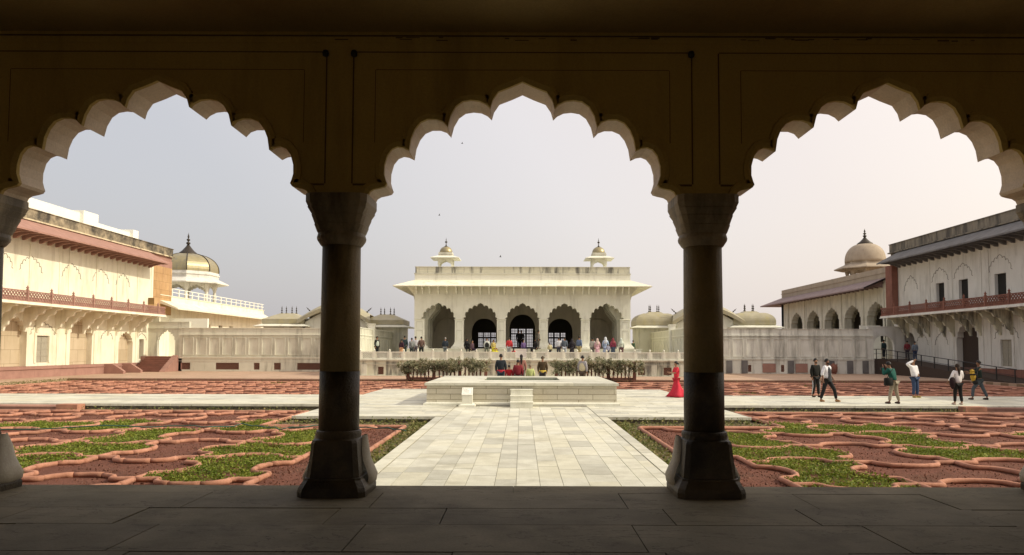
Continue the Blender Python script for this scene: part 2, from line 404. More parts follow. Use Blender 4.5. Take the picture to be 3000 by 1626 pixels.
def leaf_mesh(name, mat, pts, size, kind=None, parent=None, up=.5):
    """many small folded leaves: pts array (n,3)"""
    n = len(pts); rg = np.random.default_rng(5)
    pts = np.asarray(pts, float)
    if parent is not None: pts = pts - np.array(OFF[parent.name])
    d = rg.normal(size=(n, 3)); d[:, 2] = np.abs(d[:, 2])*up; d /= np.linalg.norm(d, axis=1)[:, None]
    a = rg.normal(size=(n, 3)); sd = np.cross(d, a); sd /= np.linalg.norm(sd, axis=1)[:, None]
    sz = size*rg.uniform(.6, 1.3, (n, 1))
    v = np.empty((n, 4, 3)); v[:, 0] = pts; v[:, 1] = pts + d*sz*.5 + sd*sz*.32; v[:, 2] = pts + d*sz; v[:, 3] = pts + d*sz*.5 - sd*sz*.32
    me = bpy.data.meshes.new(name); me.vertices.add(4*n); me.vertices.foreach_set('co', v.ravel())
    me.loops.add(4*n); me.loops.foreach_set('vertex_index', np.arange(4*n, dtype=np.int32))
    me.polygons.add(n); me.polygons.foreach_set('loop_start', np.arange(0, 4*n, 4, dtype=np.int32)); me.polygons.foreach_set('loop_total', np.full(n, 4, dtype=np.int32))
    me.update(calc_edges=True); me.validate(); me.materials.append(mat)
    o = bpy.data.objects.new(name, me); COL.objects.link(o)
    if parent is not None: o.parent = parent; OFF[o.name] = OFF[parent.name]
    if kind: o['kind'] = kind
    return o
cover_pts = []; weed_pts = []
def fill_cover(s, cell, greens, inside, x0, x1, y0, y1, dens):
    n = int((x1-x0)*(y1-y0)*dens)
    for _ in range(n):
        x, y = RND.uniform(x0, x1), RND.uniform(y0, y1)
        if not inside(x, y): continue
        c = cell(x, y)
        if c in greens:
            if math.sin(x*5.3+1.7*math.sin(y*3.1))*math.sin(y*4.7+1.3*math.sin(x*2.9)) > .55 and RND.random() < .75: continue
            h = .05 + .05*math.sin(x*3.1+y)*math.cos(y*2.3) 
            cover_pts.append((s*x, y, -.225 + RND.random()**1.3*(.055+max(0, h)*.7)))
def near_in(x, y):
    return 3.42 < x < 31.5 and 9.4 < y < 26.9 and not (x < 7.72 and y > 21.75)
xsR = [2.47] + [4.6 + 2.125*i for i in range(0, 14)]
xsR = [4.6 + 2.125*i for i in range(-1, 14)]      # index 1 is x = 4.6
ysR = [12.65 + 2.575*j for j in range(-2, 7)]     # index 2 is y = 12.65
# parity kept as read from the place: shift x index so that (i+j) matches
def mk_near(s, dy, name, label):
    ys = [y + dy for y in ysR]
    b = [[(3.42, 9.4), (3.42, 21.75+dy*.3), (7.70, 21.75+dy*.3), (7.70, 26.9), (31.5, 26.9)], [(31.5, 9.4), (31.5, 26.9)]]
    return bed(name, label, s, xsR[1:], ys, near_in, b, None, 0, 'sandstone garden beds of the courtyard')
rR, cR = mk_near(1, 0, 'garden_bed', 'near parterre right of the marble path, green patches between wavy terracotta kerbs')
rL, cL = mk_near(-1, .35, 'garden_bed', 'near parterre left of the marble path with a green hose across its wavy terracotta kerbs')
gR = {(0,1),(0,2),(0,3),(0,4),(1,5),(2,3),(2,4),(2,5),(4,3),(3,1),(4,4),(6,3),(6,4),(6,5),(5,1),(7,2),(8,4),(8,3),(10,4),(10,5),(9,2)}
gL = {(0,2),(0,3),(0,4),(2,3),(2,4),(2,2),(1,5),(3,5),(5,4),(4,5),(6,3),(7,4),(4,1)}
fill_cover(1, cR, gR, near_in, 3.5, 24, 10.5, 26.8, 1200)
fill_cover(-1, cL, gL, near_in, 3.5, 24, 10.5, 26.8, 1200)
# weeds beside the path
for s in (-1, 1):
    for _ in range(2600):
        weed_pts.append((s*RND.uniform(2.74, 3.33), RND.uniform(9.5, 23.3), -.225 + RND.random()*.06))
    for _ in range(900):
        weed_pts.append((s*RND.uniform(2.8, 7.5), RND.uniform(21.9, 23.4), -.225 + RND.random()**2*.2))
    for _ in range(1300):
        weed_pts.append((s*RND.uniform(3, 31.5), RND.uniform(51.3, 52.8), -.22 + RND.random()**2*.16))
    for _ in range(500):
        weed_pts.append((s*RND.uniform(7.8, 17), RND.uniform(27.0, 28.4), -.225 + RND.random()**2*.14))
for _ in range(2500):
    weed_pts.append((-RND.uniform(31.0, 32.3), RND.uniform(35, 52), -.2 + RND.random()*.22))
def far_in(x, y):
    return 3.3 < x < 31.0 and 35.3 < y < 51.2 and not (x < 8.1 and y < 40.4)
xsF = [4.6 + 2.125*i for i in range(0, 13)]; ysF = [35.5 + 2.575*j for j in range(0, 7)]
for s, nm, lb in ((1, 'garden_bed', 'far parterre right of the fountain, its half beside the right building in shade'),
                  (-1, 'garden_bed', 'far parterre left of the fountain with a grass strip along its outer side')):
    bb = [[(3.3, 40.4), (8.1, 40.4), (8.1, 35.2), (31, 35.2), (31, 51.2), (3.3, 51.2), (3.3, 40.4)]]
    r_, c_ = bed(nm, lb, s, xsF, ysF, far_in, bb, None, 0, 'sandstone garden beds of the courtyard')
    fill_cover(s, c_, {(3, 1), (6, 4), (9, 2)} if s > 0 else {(5, 5)}, far_in, 3.5, 31, 35.3, 51, 60)
tag(leaf_mesh('ground_cover', M['cover'], cover_pts, .05), kind='stuff')
tag(leaf_mesh('weeds', M['weed'], weed_pts, .075), kind='stuff')
p = MB(); rg = random.Random(3)
def soil_sheet(mb, x0, x1, y0, y1, st):
    nx, ny = int((x1-x0)/st)+1, int((y1-y0)/st)+1; vs = []; fs = []
    for j in range(ny):
        for i in range(nx): vs.append((x0 + (x1-x0)*i/(nx-1), y0 + (y1-y0)*j/(ny-1), -.215 + rg.uniform(-.010, .010)))
    for j in range(ny-1):
        for i in range(nx-1): a = j*nx+i; fs.append((a, a+1, a+nx+1, a+nx))
    mb.add(vs, fs, True)
for s in (-1, 1):
    a, b = sorted((s*3.42, s*31.5)); soil_sheet(p, a, b, 9.0, 21.75, .3)
    a, b = sorted((s*7.7, s*31.5)); soil_sheet(p, a, b, 21.75, 26.9, .3)
    a, b = sorted((s*3.3, s*31)); soil_sheet(p, a, b, 40.4, 51.2, .5)
    a, b = sorted((s*8.1, s*31)); soil_sheet(p, a, b, 35.2, 40.4, .5)
tag(p.build('soil', M['soil'], recalc=False), kind='structure')
p = MB()
for s in (-1, 1):
    a, b = sorted((s*2.71, s*3.42)); soil_sheet(p, a, b, 9.0, 23.5, .35)
    a, b = sorted((s*3.42, s*7.7)); soil_sheet(p, a, b, 21.76, 23.5, .4)
    a, b = sorted((s*7.3, s*31)); soil_sheet(p, a, b, 26.92, 28.5, .5)
    a, b = sorted((s*2.75, s*32)); soil_sheet(p, a, b, 51.2, 52.9, .6)
tag(p.build('dirt', M['dirt'], recalc=False), kind='structure')
# red clods and dry stalks in the bare beds
cl = []
for _ in range(36000):
    s = RND.choice((-1, 1)); x = 3.5 + RND.random()**1.4*20; y = RND.uniform(10.5, 21.5 if x < 7.8 else 26.5)
    if (cR if s > 0 else cL)(x, y) not in (gR if s > 0 else gL): cl.append((s*x, y, -.218))
CLM = leafmat('dry_stalk', (.09,.04,.025), (.19,.08,.052), (.30,.15,.10))
tag(leaf_mesh('dry_plants', CLM, cl, .042, up=1.0), kind='stuff')
# raised red ledges at the outer ends of the cross walk
for s, lb in ((-1, 'raised red sandstone water ledge left of the garden with a square block at its end'), (1, 'raised red sandstone ledge at the right edge of the garden in front of the walkway')):
    r = empty('sandstone_ledge', (s*24, 28, -.3), lb, 'stone ledge')
    m = MB(); a, b = sorted((s*17.6, s*31)); m.tube([(a, 28.32, -.10), (b, 28.32, -.10)], .07, 8); m.box(a, b, 28.27, 28.45, -.3, -.11); m.build('ledge', M['redstone'], r)
    m = MB(); a, b = sorted((s*16.7, s*17.5)); m.box(a, b, 27.95, 28.45, -.3, .0); m.build('block', M['kerb'], r)
# garden hose
hp = [(-18,20.2),(-13.5,20.3),(-11,20.9),(-9.6,21.1),(-8.6,20.4),(-8.1,21.6),(-7.4,21.2),(-6.6,20.3),(-6.0,20.6),(-5.4,21.7),(-4.9,21.2),(-4.2,20.9),(-3.5,20.4),(-2.9,19.4)]
pts = []
for a, b in zip(hp, hp[1:]):
    for k in range(4): pts.append((a[0]+(b[0]-a[0])*k/4, a[1]+(b[1]-a[1])*k/4, -.07 + .035*math.sin(a[0]*2+k)))
m = MB(); m.tube(pts, .017, 6); tag(m.build('garden_hose', M['hose']), 'thin green garden hose lying across the kerbs of the near left bed', 'hose')

# ------------------------------------------------------------------ foreground pavilion
ZF = .5
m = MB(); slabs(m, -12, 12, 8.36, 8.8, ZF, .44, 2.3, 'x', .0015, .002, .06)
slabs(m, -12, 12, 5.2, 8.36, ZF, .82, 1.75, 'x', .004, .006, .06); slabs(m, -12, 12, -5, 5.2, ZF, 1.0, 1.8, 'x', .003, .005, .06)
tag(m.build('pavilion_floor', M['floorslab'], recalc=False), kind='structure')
m = MB(); m.box(-12, 12, -5.2, 8.79, -.45, ZF-.012); tag(m.build('pavilion_plinth', M['floorgap']), kind='structure')
pav = empty('garden_pavilion', (0, 8, ZF), 'dark shaded marble pavilion in the foreground with three wide scalloped arches framing the courtyard', 'pavilion')
CXS = [-10.3, -6.18, -2.06, 2.06, 6.18, 10.3]; ACC = (-8.24, -4.12, 0, 4.12, 8.24)
Y0, Y1 = 8.2, 8.66
arch = [arch_pts(c, 1.054, 3.82, 5.125, 3.81) for c in ACC]
def arch_ring(mb, pts, ya, yb):
    n = len(pts)
    for i in range(n-1):
        a, b = pts[i], pts[i+1]
        mb.add([(a[0], ya, a[1]), (b[0], ya, b[1]), (b[0], yb, b[1]), (a[0], yb, a[1])], [(0,1,2,3)])
# inner skin coloured darker for interior shade, outer skin and pale intrados
def face_only(mb, x0, x1, z0, z1, arches, y, thick):
    wall_with_arches(mb, x0, x1, z0, z1, arches, XZ(y), thick)
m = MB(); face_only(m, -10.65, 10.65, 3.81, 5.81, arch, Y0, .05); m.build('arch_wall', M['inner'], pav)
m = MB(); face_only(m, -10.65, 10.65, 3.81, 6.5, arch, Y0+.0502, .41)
ow = m.build('outer_arch_wall', M['intrados'], pav)
# recessed moulding that follows each arch and rectangular panel frames
m = MB()
for c in ACC:
    k = 1.055
    inner_ = arch_pts(c, 1.054, 3.82, 5.125, 3.81)[1:-1]; n = len(inner_)
    prev = None
    for off, yy in ((.0, Y0-.002), (.05, Y0-.03), (.09, Y0-.03), (.1, Y0-.001)):
        ring = []
        for i, q in enumerate(inner_):
            a = inner_[max(0, i-1)]; b = inner_[min(n-1, i+1)]
            t = Vector((b[0]-a[0], b[1]-a[1])).normalized(); nn = Vector((-t.y, t.x))
            ring.append((q[0]+nn.x*off, yy, q[1]+nn.y*off))
        if prev:
            m.loft([prev, ring], close=False, caps=False)
        prev = ring
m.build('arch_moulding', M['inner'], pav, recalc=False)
m = MB()
for c in ACC:
    x0, x1, z0, z1 = c-1.90, c+1.90, 3.955, 5.45
    for a in ((x0-.016, x0, z0, z1), (x1, x1+.016, z0, z1), (x0, x1, z1, z1+.012)): m.box(a[0], a[1], Y0-.006, Y0-.002, a[2], a[3])
    for sg in (-1, 1): m.box(min(c+sg*1.90, c+sg*1.66), max(c+sg*1.90, c+sg*1.66), Y0-.006, Y0-.002, z0-.022, z0)
    xx = 1.655
    for a in ((c-xx-.008, c-xx, 4.42, 5.25), (c+xx, c+xx+.008, 4.42, 5.25), (c-xx, c+xx, 5.25, 5.257)): m.box(a[0], a[1], Y0-.004, Y0-.002, a[2], a[3])
m.build('panel_frame', M['innerline'], pav)
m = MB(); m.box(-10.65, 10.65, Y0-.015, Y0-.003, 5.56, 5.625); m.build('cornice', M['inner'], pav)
m = MB(); m.box(-10.65, 10.65, Y0-.012, Y0-.003, 5.635, 5.65)
for k in range(34):
    x = RND.gauss(2.5, 2.8); z = 5.60 + RND.uniform(-.02, .018); m.box(x, x+RND.uniform(.03, .16), Y0-.0185, Y0-.0155, z, z+RND.uniform(.006, .016))
m.build('cornice_gap', M['innerline'], pav)
for x in (-2.22, -1.90, 1.90):
    m = MB(); m.lathe([(.01, 5.39), (.032, 5.40), (.038, 5.43), (.03, 5.46), (.01, 5.47)], x, Y0-.03, 10); m.build('hook_boss', M['iron'], pav)
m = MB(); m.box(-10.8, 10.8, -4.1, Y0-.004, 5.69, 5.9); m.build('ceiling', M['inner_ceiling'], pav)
m = MB(); m.poly([[(-10.8, .45), (10.8, .45), (10.8, 5.9), (-10.8, 5.9)]] + [[(c-1.0, .55), (c+1.0, .55), (c+1.0, 3.6), (c-1.0, 3.6)] for c in (-7.8, -3.9, 0, 3.9, 7.8)], XZ(-4.4), .3); m.build('back_wall', M['inner'], pav)  # unseen wall, its door openings added to let sky light onto the arcade
for s in (-1, 1):
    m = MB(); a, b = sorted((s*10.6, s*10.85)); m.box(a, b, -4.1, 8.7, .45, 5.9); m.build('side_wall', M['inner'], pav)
m = MB()
m.add([(-11.5, 8.67, 6.45), (11.5, 8.67, 6.45), (11.5, 9.9, 6.0), (-11.5, 9.9, 6.0), (-11.5, 8.67, 6.53), (11.5, 8.67, 6.53), (11.5, 9.9, 6.08), (-11.5, 9.9, 6.08)],
      [(0,1,2,3),(4,7,6,5),(3,2,6,7),(0,3,7,4),(1,5,6,2)]); m.box(-11.5, 11.5, -4.6, 8.66, 6.51, 7.1)
m.build('roof', M['marble_old'], pav)
def sq_ring(cx, cy, h, z, c=.0, n=4):             # square ring with rounded corners
    pts = []
    for k in range(32):
        a = 2*PI*k/32 + PI/32
        ca, sa = math.cos(a), math.sin(a); e = c
        r = 1/((abs(ca)**e + abs(sa)**e)**(1/e))
        pts.append((cx + h*r*ca, cy + h*r*sa, z))
    return pts
for cx in CXS:
    cy = 8.4
    m = MB(); prof = [(.220, 1.855), (.219, 2.4), (.214, 3.29)]
    # twelve-sided shaft, slightly worn
    m.lathe(prof, cx, cy, 24, True, PI/12)
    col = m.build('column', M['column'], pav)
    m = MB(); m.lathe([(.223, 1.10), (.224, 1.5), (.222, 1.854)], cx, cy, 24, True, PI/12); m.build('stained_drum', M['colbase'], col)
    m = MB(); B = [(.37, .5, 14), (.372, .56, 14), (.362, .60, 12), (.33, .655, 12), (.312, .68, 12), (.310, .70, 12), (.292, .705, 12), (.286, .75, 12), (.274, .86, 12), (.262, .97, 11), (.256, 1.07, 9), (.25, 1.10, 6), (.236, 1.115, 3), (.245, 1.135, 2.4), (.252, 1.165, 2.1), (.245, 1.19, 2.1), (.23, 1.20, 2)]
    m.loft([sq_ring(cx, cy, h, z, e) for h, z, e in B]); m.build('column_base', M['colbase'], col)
    # lotus petals on the outward corners, sky light put into their pale colour
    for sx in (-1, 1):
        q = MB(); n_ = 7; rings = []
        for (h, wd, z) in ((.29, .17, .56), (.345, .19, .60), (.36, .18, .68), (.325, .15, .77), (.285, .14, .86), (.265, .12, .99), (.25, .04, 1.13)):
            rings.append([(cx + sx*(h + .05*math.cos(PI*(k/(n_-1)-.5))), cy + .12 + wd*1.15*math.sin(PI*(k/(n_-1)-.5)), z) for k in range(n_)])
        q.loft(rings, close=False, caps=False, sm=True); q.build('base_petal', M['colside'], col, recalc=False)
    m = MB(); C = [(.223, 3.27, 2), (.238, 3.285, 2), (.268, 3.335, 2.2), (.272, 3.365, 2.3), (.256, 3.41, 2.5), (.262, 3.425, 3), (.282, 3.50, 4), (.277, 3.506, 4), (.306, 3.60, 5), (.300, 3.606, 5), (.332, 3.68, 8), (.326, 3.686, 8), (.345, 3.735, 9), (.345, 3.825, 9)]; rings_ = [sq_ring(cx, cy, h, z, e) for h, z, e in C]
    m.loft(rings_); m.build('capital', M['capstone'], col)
# brackets under arch springing
# ------------------------------------------------------------------ fountain platform
f = empty('fountain_platform', (0, 32, 0), 'raised square marble platform with a sunken pool on top, at the crossing of the walkways', 'platform')
FX = 3.72; FY0, FY1 = 28.05, 35.75; PX_ = 1.6; PY0, PY1 = 30.9, 34.2
m = MB(); m.box(-FX, FX, FY0, FY1, 0, .07); m.rects([(FX-.03, (FY1-FY0)/2-.03, .07), (FX-.10, (FY1-FY0)/2-.10, .12)], 0, (FY0+FY1)/2)
m.build('base_moulding', M['marble'], f)
m = MB(); a = FX-.12
for q in ((-a, a, FY0+.12, PY0-.02), (-a, a, PY1+.02, FY1-.12), (-a, -PX_-.02, PY0-.02, PY1+.02), (PX_+.02, a, PY0-.02, PY1+.02)): m.box(q[0], q[1], q[2], q[3], .10, .742)
m.build('body', M['platform'], f)
m = MB(); a = FX-.04
slabs(m, -a, a, FY0+.04, PY0-.0, .84, .85, 1.6, 'x', .001, .003, .095); slabs(m, -a, a, PY1, FY1-.04, .84, .8, 1.6, 'x', .001, .003, .095)
slabs(m, -a, -PX_, PY0, PY1, .84, 1.0, 1.1, 'x', .001, .003, .095); slabs(m, PX_, a, PY0, PY1, .84, 1.0, 1.1, 'x', .001, .003, .095)
m.build('top_slabs', M['paver'], f, recalc=False)
m = MB(); m.box(-PX_, PX_, PY0, PY1, .30, .56)
for q in ((-PX_-.019, -PX_, PY0, PY1), (PX_, PX_+.019, PY0, PY1), (-PX_, PX_, PY0-.019, PY0), (-PX_, PX_, PY1, PY1+.019)): m.box(q[0], q[1], q[2], q[3], .561, .80)
m.build('pool_basin', M['water'], f)
m = MB(); m.lathe([(.16, .56), (.16, .70), (.06, .74), (.03, .80)], 0, 32.5, 16); m.build('spout', M['finial'], f)
for k in range(3):
    m = MB(); m.box(-.41, .41, 26.95+.36*k, 26.95+.36*(k+1)+.0, 0, .21*(k+1)-.03); m.build('step', M['marble'], f)
    m = MB(); m.box(-.425, .425, 26.93+.36*k, 26.95+.36*(k+1)-.001, .21*(k+1)-.028, .21*(k+1)); m.build('step', M['marble'], f)
# information stand
s_ = empty('information_stand', (-2.02, 27.7, 0), 'small white marble stand with a sloping inscribed plate before the fountain platform', 'sign')
m = MB(); m.box(-2.32, -1.72, 27.35, 27.95, 0, .06); m.rects([(.28, .25, .06), (.22, .20, .10)], -2.02, 27.65); m.build('foot', M['marble'], s_)
m = MB(); m.loft([[(-2.21, 27.5, .1), (-1.83, 27.5, .1), (-1.83, 27.85, .1), (-2.21, 27.85, .1)], [(-2.21, 27.5, .42), (-1.83, 27.5, .42), (-1.83, 27.85, .66), (-2.21, 27.85, .66)]]); m.build('pedestal', M['marble'], s_)
m = MB(); P0 = lambda a, t, h: (-2.22+.40*a, 27.49+.37*t - h*.55, .424+.245*t + h*.83)
m.add([P0(0,0,0), P0(1,0,0), P0(1,1,0), P0(0,1,0), P0(0,0,.02), P0(1,0,.02), P0(1,1,.02), P0(0,1,.02)], [(0,1,2,3),(4,5,6,7),(0,1,5,4),(1,2,6,5),(2,3,7,6),(3,0,4,7)]); pl = m.build('plate', M['white'], s_)
m = MB()
def bar(a0, a1, t0, t1): m.add([P0(a0,t0,.022), P0(a1,t0,.022), P0(a1,t1,.022), P0(a0,t1,.022)], [(0,1,2,3)])
for q in ((.1,.9,.12,.135),(.1,.9,.86,.875),(.1,.115,.12,.875),(.885,.9,.12,.875)): bar(*q)
for t, wds in ((.68, (.08,.05,.10)), (.5, (.12,.09,.07,.1)), (.33, (.06,.1,.08,.12))):
    a = .2
    for wd in wds: bar(a, a+wd, t, t+.05); a += wd+.03
m.build('inscription', M['iron'], pl)

# ------------------------------------------------------------------ terrace in the centre
def lattice(mb, x0, x1, z0, z1, y, st, r, m3=None):
    nx = max(1, round((x1-x0)/st)); nz = max(1, round((z1-z0)/st)); dx = (x1-x0)/nx; dz = (z1-z0)/nz
    for i in range(nx):
        for j in range(nz):
            a, b = x0+i*dx, z0+j*dz
            for (p0, p1) in (((a, b), (a+dx, b+dz)), ((a, b+dz), (a+dx, b))):
                t = Vector((p1[0]-p0[0], p1[1]-p0[1])).normalized(); nrm = Vector((-t.y, t.x))*r
                vs = [(p0[0]+nrm.x, y, p0[1]+nrm.y), (p1[0]+nrm.x, y, p1[1]+nrm.y), (p1[0]-nrm.x, y, p1[1]-nrm.y), (p0[0]-nrm.x, y, p0[1]-nrm.y)]
                vs += [(q[0], y+r*1.5, q[2]) for q in vs]
                if m3: vs = [m3(*q) for q in vs]
                mb.add(vs, [(0,1,2,3),(7,6,5,4),(0,4,5,1),(1,5,6,2),(2,6,7,3),(3,7,4,0)])
def grid(mb, x0, x1, z0, z1, y, st, r):
    nx = max(1, round((x1-x0)/st)); nz = max(1, round((z1-z0)/st))
    for i in range(nx+1): x = x0+(x1-x0)*i/nx; mb.box(x-r, x+r, y, y+r*2, z0, z1)
    for j in range(nz+1): z = z0+(z1-z0)*j/nz; mb.box(x0, x1, y+.0015, y+r*2-.0015, z-r, z+r)
t = empty('terrace', (0, 59, 0), 'long low marble terrace wall with dark lattice vents and water stains below the arcaded hall', 'terrace')
TZ = 1.30
vents = [(-11.5, -11.05), (-9.4, -8.8), (9.3, 9.85), (11.35, 12.0), (-14.5, -14.0)]
holes = [[(a, .10), (b, .10), (b, .72), (a, .72)] for a, b in vents]
m = MB(); m.poly([[(-15.4, 0), (15.4, 0), (15.4, 1.24), (-15.4, 1.24)]] + holes, XZ(59.35), .3); m.build('wall', M['marble_old'], t)
for a, b in vents:
    m = MB(); m.box(a, b, 59.55, 59.64, .1, .72); v_ = m.build('vent', M['dark'], t)
    m = MB(); lattice(m, a, b, .1, .72, 59.40, .14, .018); m.build('lattice', M['lattice'], v_)
m = MB(); m.box(-15.5, 15.5, 59.22, 59.8, 1.242, 1.30); m.box(-15.45, 15.45, 59.28, 59.349, 1.15, 1.24); m.box(-15.4, 15.4, 59.31, 59.349, .90, .94); m.box(-15.5, 15.5, 59.2, 59.349, 0, .045)
for x in (-12.6, -7.4, -5, -1.8, 1.9, 5.2, 8.6, 10.6, 12.9): m.box(x-.22, x+.22, 59.295, 59.349, .046, .90)
m.build('moulding', M['marble_wall'], t)
m = MB(); m.box(-15.4, 15.4, 59.66, 90, .01, 1.24); m.build('core', M['marble_wall'], t)
m = MB(); slabs(m, -15.4, 15.4, 59.8, 72, 1.42, .9, 1.4, 'x', .001, .004, .15); m.build('deck', M['paver'], t, recalc=False)
# railing: posts and pierced panels
r = empty('marble_railing', (0, 59.45, 1.3), 'low white marble railing of pierced panels between knobbed posts on the terrace edge', 'railing')
x = -15.3; k = 0
while x < 15.3:
    m = MB(); m.box(x-.065, x+.065, 59.38, 59.51, 1.30, 1.99); m.lathe([(.045, 1.99), (.075, 2.02), (.08, 2.05), (.05, 2.09), (.02, 2.14)], x, 59.445, 8); m.build('post', M['marble'], r)
    nx = x + (1.13 if k % 3 else 1.22); a, b = x+.066, nx-.066
    if nx < 15.6:
        m = MB(); m.box(a, b, 59.40, 59.49, 1.30, 1.40); m.box(a, b, 59.40, 59.49, 1.86, 1.93)
        pierced = k in (2, 3, 4, 9, 10, 13, 14, 16, 17, 19, 21, 22, 24)
        if pierced:
            m.box(a, a+.12, 59.41, 59.48, 1.401, 1.859); m.box(b-.12, b, 59.41, 59.48, 1.401, 1.859); lattice(m, a+.12, b-.12, 1.40, 1.86, 59.42, .155, .03)
        else:
            m.box(a, b, 59.425, 59.48, 1.401, 1.859); lattice(m, a+.08, b-.08, 1.45, 1.81, 59.405, .18, .01)
        m.build('panel', M['marble'], r)
    x = nx; k += 1
# framed notice board at the railing
b_ = empty('notice_board', (-.1, 58.9, 1.1), 'grey framed notice board fixed in front of the terrace railing', 'notice board')
m = MB(); m.box(-.45, .33, 59.05, 59.09, 1.52, 2.13); m.build('board', M['plaster_grey'], b_)
m = MB()
for q in ((-.5, .38, 2.131, 2.18), (-.5, .38, 1.47, 1.519), (-.5, -.451, 1.52, 2.13), (.331, .38, 1.52, 2.13)): m.box(q[0], q[1], 59.03, 59.10, q[2], q[3])
m.build('frame', M['white'], b_)
m = MB(); m.box(-.42, -.37, 59.05, 59.10, 0, 1.469); m.box(.25, .30, 59.05, 59.10, 0, 1.469); m.build('leg', M['plaster_grey'], b_)

# ------------------------------------------------------------------ low panelled walls either side
def side_wall(s, Y, lb, ventx, xin=13.9, xout=32.4):
    w_ = empty('courtyard_wall', (s*23, Y, 0), lb, 'wall')
    x0, x1 = sorted((s*xin, s*xout))
    hol = [[(a, .16), (b, .16), (b, .80), (a, .80)] for a, b in ventx]
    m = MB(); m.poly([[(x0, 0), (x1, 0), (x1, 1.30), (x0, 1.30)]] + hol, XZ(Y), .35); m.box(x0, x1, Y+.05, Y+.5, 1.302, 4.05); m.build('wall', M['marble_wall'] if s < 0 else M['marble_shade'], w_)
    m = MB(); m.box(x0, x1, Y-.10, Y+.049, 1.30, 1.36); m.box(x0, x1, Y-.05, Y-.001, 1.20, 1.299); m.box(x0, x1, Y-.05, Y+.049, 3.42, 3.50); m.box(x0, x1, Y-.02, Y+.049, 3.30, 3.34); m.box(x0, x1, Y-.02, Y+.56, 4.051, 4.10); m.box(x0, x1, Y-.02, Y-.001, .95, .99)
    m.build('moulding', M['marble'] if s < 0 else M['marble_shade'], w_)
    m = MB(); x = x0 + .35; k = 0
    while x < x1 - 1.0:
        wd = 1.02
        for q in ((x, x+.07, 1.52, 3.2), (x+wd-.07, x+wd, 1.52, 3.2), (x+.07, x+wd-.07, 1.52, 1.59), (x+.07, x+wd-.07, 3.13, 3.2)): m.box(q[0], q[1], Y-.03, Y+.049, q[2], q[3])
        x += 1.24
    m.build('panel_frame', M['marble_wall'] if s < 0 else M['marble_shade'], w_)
    for a, b in ventx:
        m = MB(); m.box(a, b, Y+.22, Y+.3, .16, .80); v_ = m.build('vent', M['dark'], w_)
        m = MB(); lattice(m, a, b, .16, .80, Y+.04, .16, .02); m.build('lattice', M['lattice'], v_)
    return w_
side_wall(-1, 70, 'sunlit-topped pale panelled marble wall left of the terrace with lattice vents', [(-32.2, -31.3), (-28.9, -26.7), (-25.3, -24.75), (-23.4, -22.75), (-21.2, -18.0), (-16.5, -15.6)])
rw = side_wall(1, 67.5, 'grey panelled wall in shade right of the terrace with dark water stains and red panels', [(20.6, 20.9), (23.6, 23.9)], xout=32.1)
for a, b in ((21.9, 23.1), (24.9, 26.0), (28.6, 28.7)):
    m = MB(); m.box(a, b, 67.42, 67.449, .12, .92); m.build('sandstone_panel', M['redstone'], rw)
for a in (18.6, 20.0, 24.2, 27.9, 29.6, 31.0):
    m = MB(); m.box(a, a+.55, 67.40, 67.449, .05, 1.19); m.build('stained_pier', M['slate'], rw)
m = MB(); m.lathe([(.22, .1), (.34, .3), (.36, .6), (.30, .8), (.1, .92), (.02, 1.0)], 28.2, 67.1, 14); m.lathe([(.26, 0), (.22, .1)], 28.2, 67.1, 14); tag(m.build('niche_form', M['redstone_dark']), 'dark red rounded stone urn, standing for a niche in the right grey wall', 'niche_form')  # rounded solid standing for a small dark niche in the wall
# return walls beside the hall
for s, lb in ((-1, 'marble return wall left of the hall, half in sun and half in shade'), (1, 'golden lit marble return wall right of the hall')):
    w_ = empty('return_wall', (s*13.8, 68, 1.3), lb, 'wall')
    a, b = sorted((s*13.62, s*13.95)); m = MB(); m.box(a, b, 61, 77.9, 1.25, 3.88); m.build('wall', M['marble_wall'], w_)
    a, b = sorted((s*13.56, s*13.619)); m = MB(); m.box(a, b, 61, 67.2, 3.30, 3.38); m.box(a, b, 67.6, 77.9, 3.30, 3.38); m.box(a, b, 61, 77.9, 3.885, 3.95)
    y = 61.3
    while y < 77:
        if not 66 < y < 67.7:
            for q in ((y, y+.06, 1.6, 3.1), (y+.84, y+.9, 1.6, 3.1), (y+.061, y+.839, 3.04, 3.1)): m.box(min(s*13.595, s*13.619), max(s*13.595, s*13.619), q[0], q[1], q[2], q[3])
        y += 1.15
    m.build('moulding', M['marble'], w_)
    m = MB(); a, b = sorted((s*13.4, s*13.98)); m.box(a, b, 67.25, 67.58, 1.25, 4.35); m.box(a-.05, b+.05, 67.2, 67.63, 4.351, 4.45); m.build('post', M['marble'], w_)

# ------------------------------------------------------------------ hall
HF = 2.2
h = empty('arcaded_hall', (0, 70, 1.3), 'white marble hall with five scalloped arches, broad sloping eave and two gilt roof kiosks', 'hall')
m = MB(); m.box(-10.6, 10.7, 66.3, 86, 1.26, HF-.05); m.box(-10.7, 10.8, 66.2, 86.1, HF-.049, HF); m.build('plinth', M['marble'], h)
ACX = [-7.69, -3.83, .05, 3.93, 7.79]
ar = [arch_pts(c, .96, 4.98, 6.42, 4.93) for c in ACX]
m = MB(); wall_with_arches(m, -9.9, 10.0, 4.93, 9.1, ar, XZ(68), .7); m.build('front_wall', M['marble'], h)
m = MB()                                            # raised spandrel frames and pilaster strips
for c in ACX:
    for q in ((c-1.52, c-1.48, 5.1, 6.75), (c+1.48, c+1.52, 5.1, 6.75), (c-1.52, c+1.52, 6.75, 6.79)): m.box(q[0], q[1], 67.97, 67.998, q[2], q[3])
    m.box(c-1.60, c+1.60, 67.965, 67.998, 6.98, 7.03)
m.box(-9.93, 10.03, 67.93, 67.998, 7.12, 7.2); m.build('spandrel_frame', M['marble'], h)
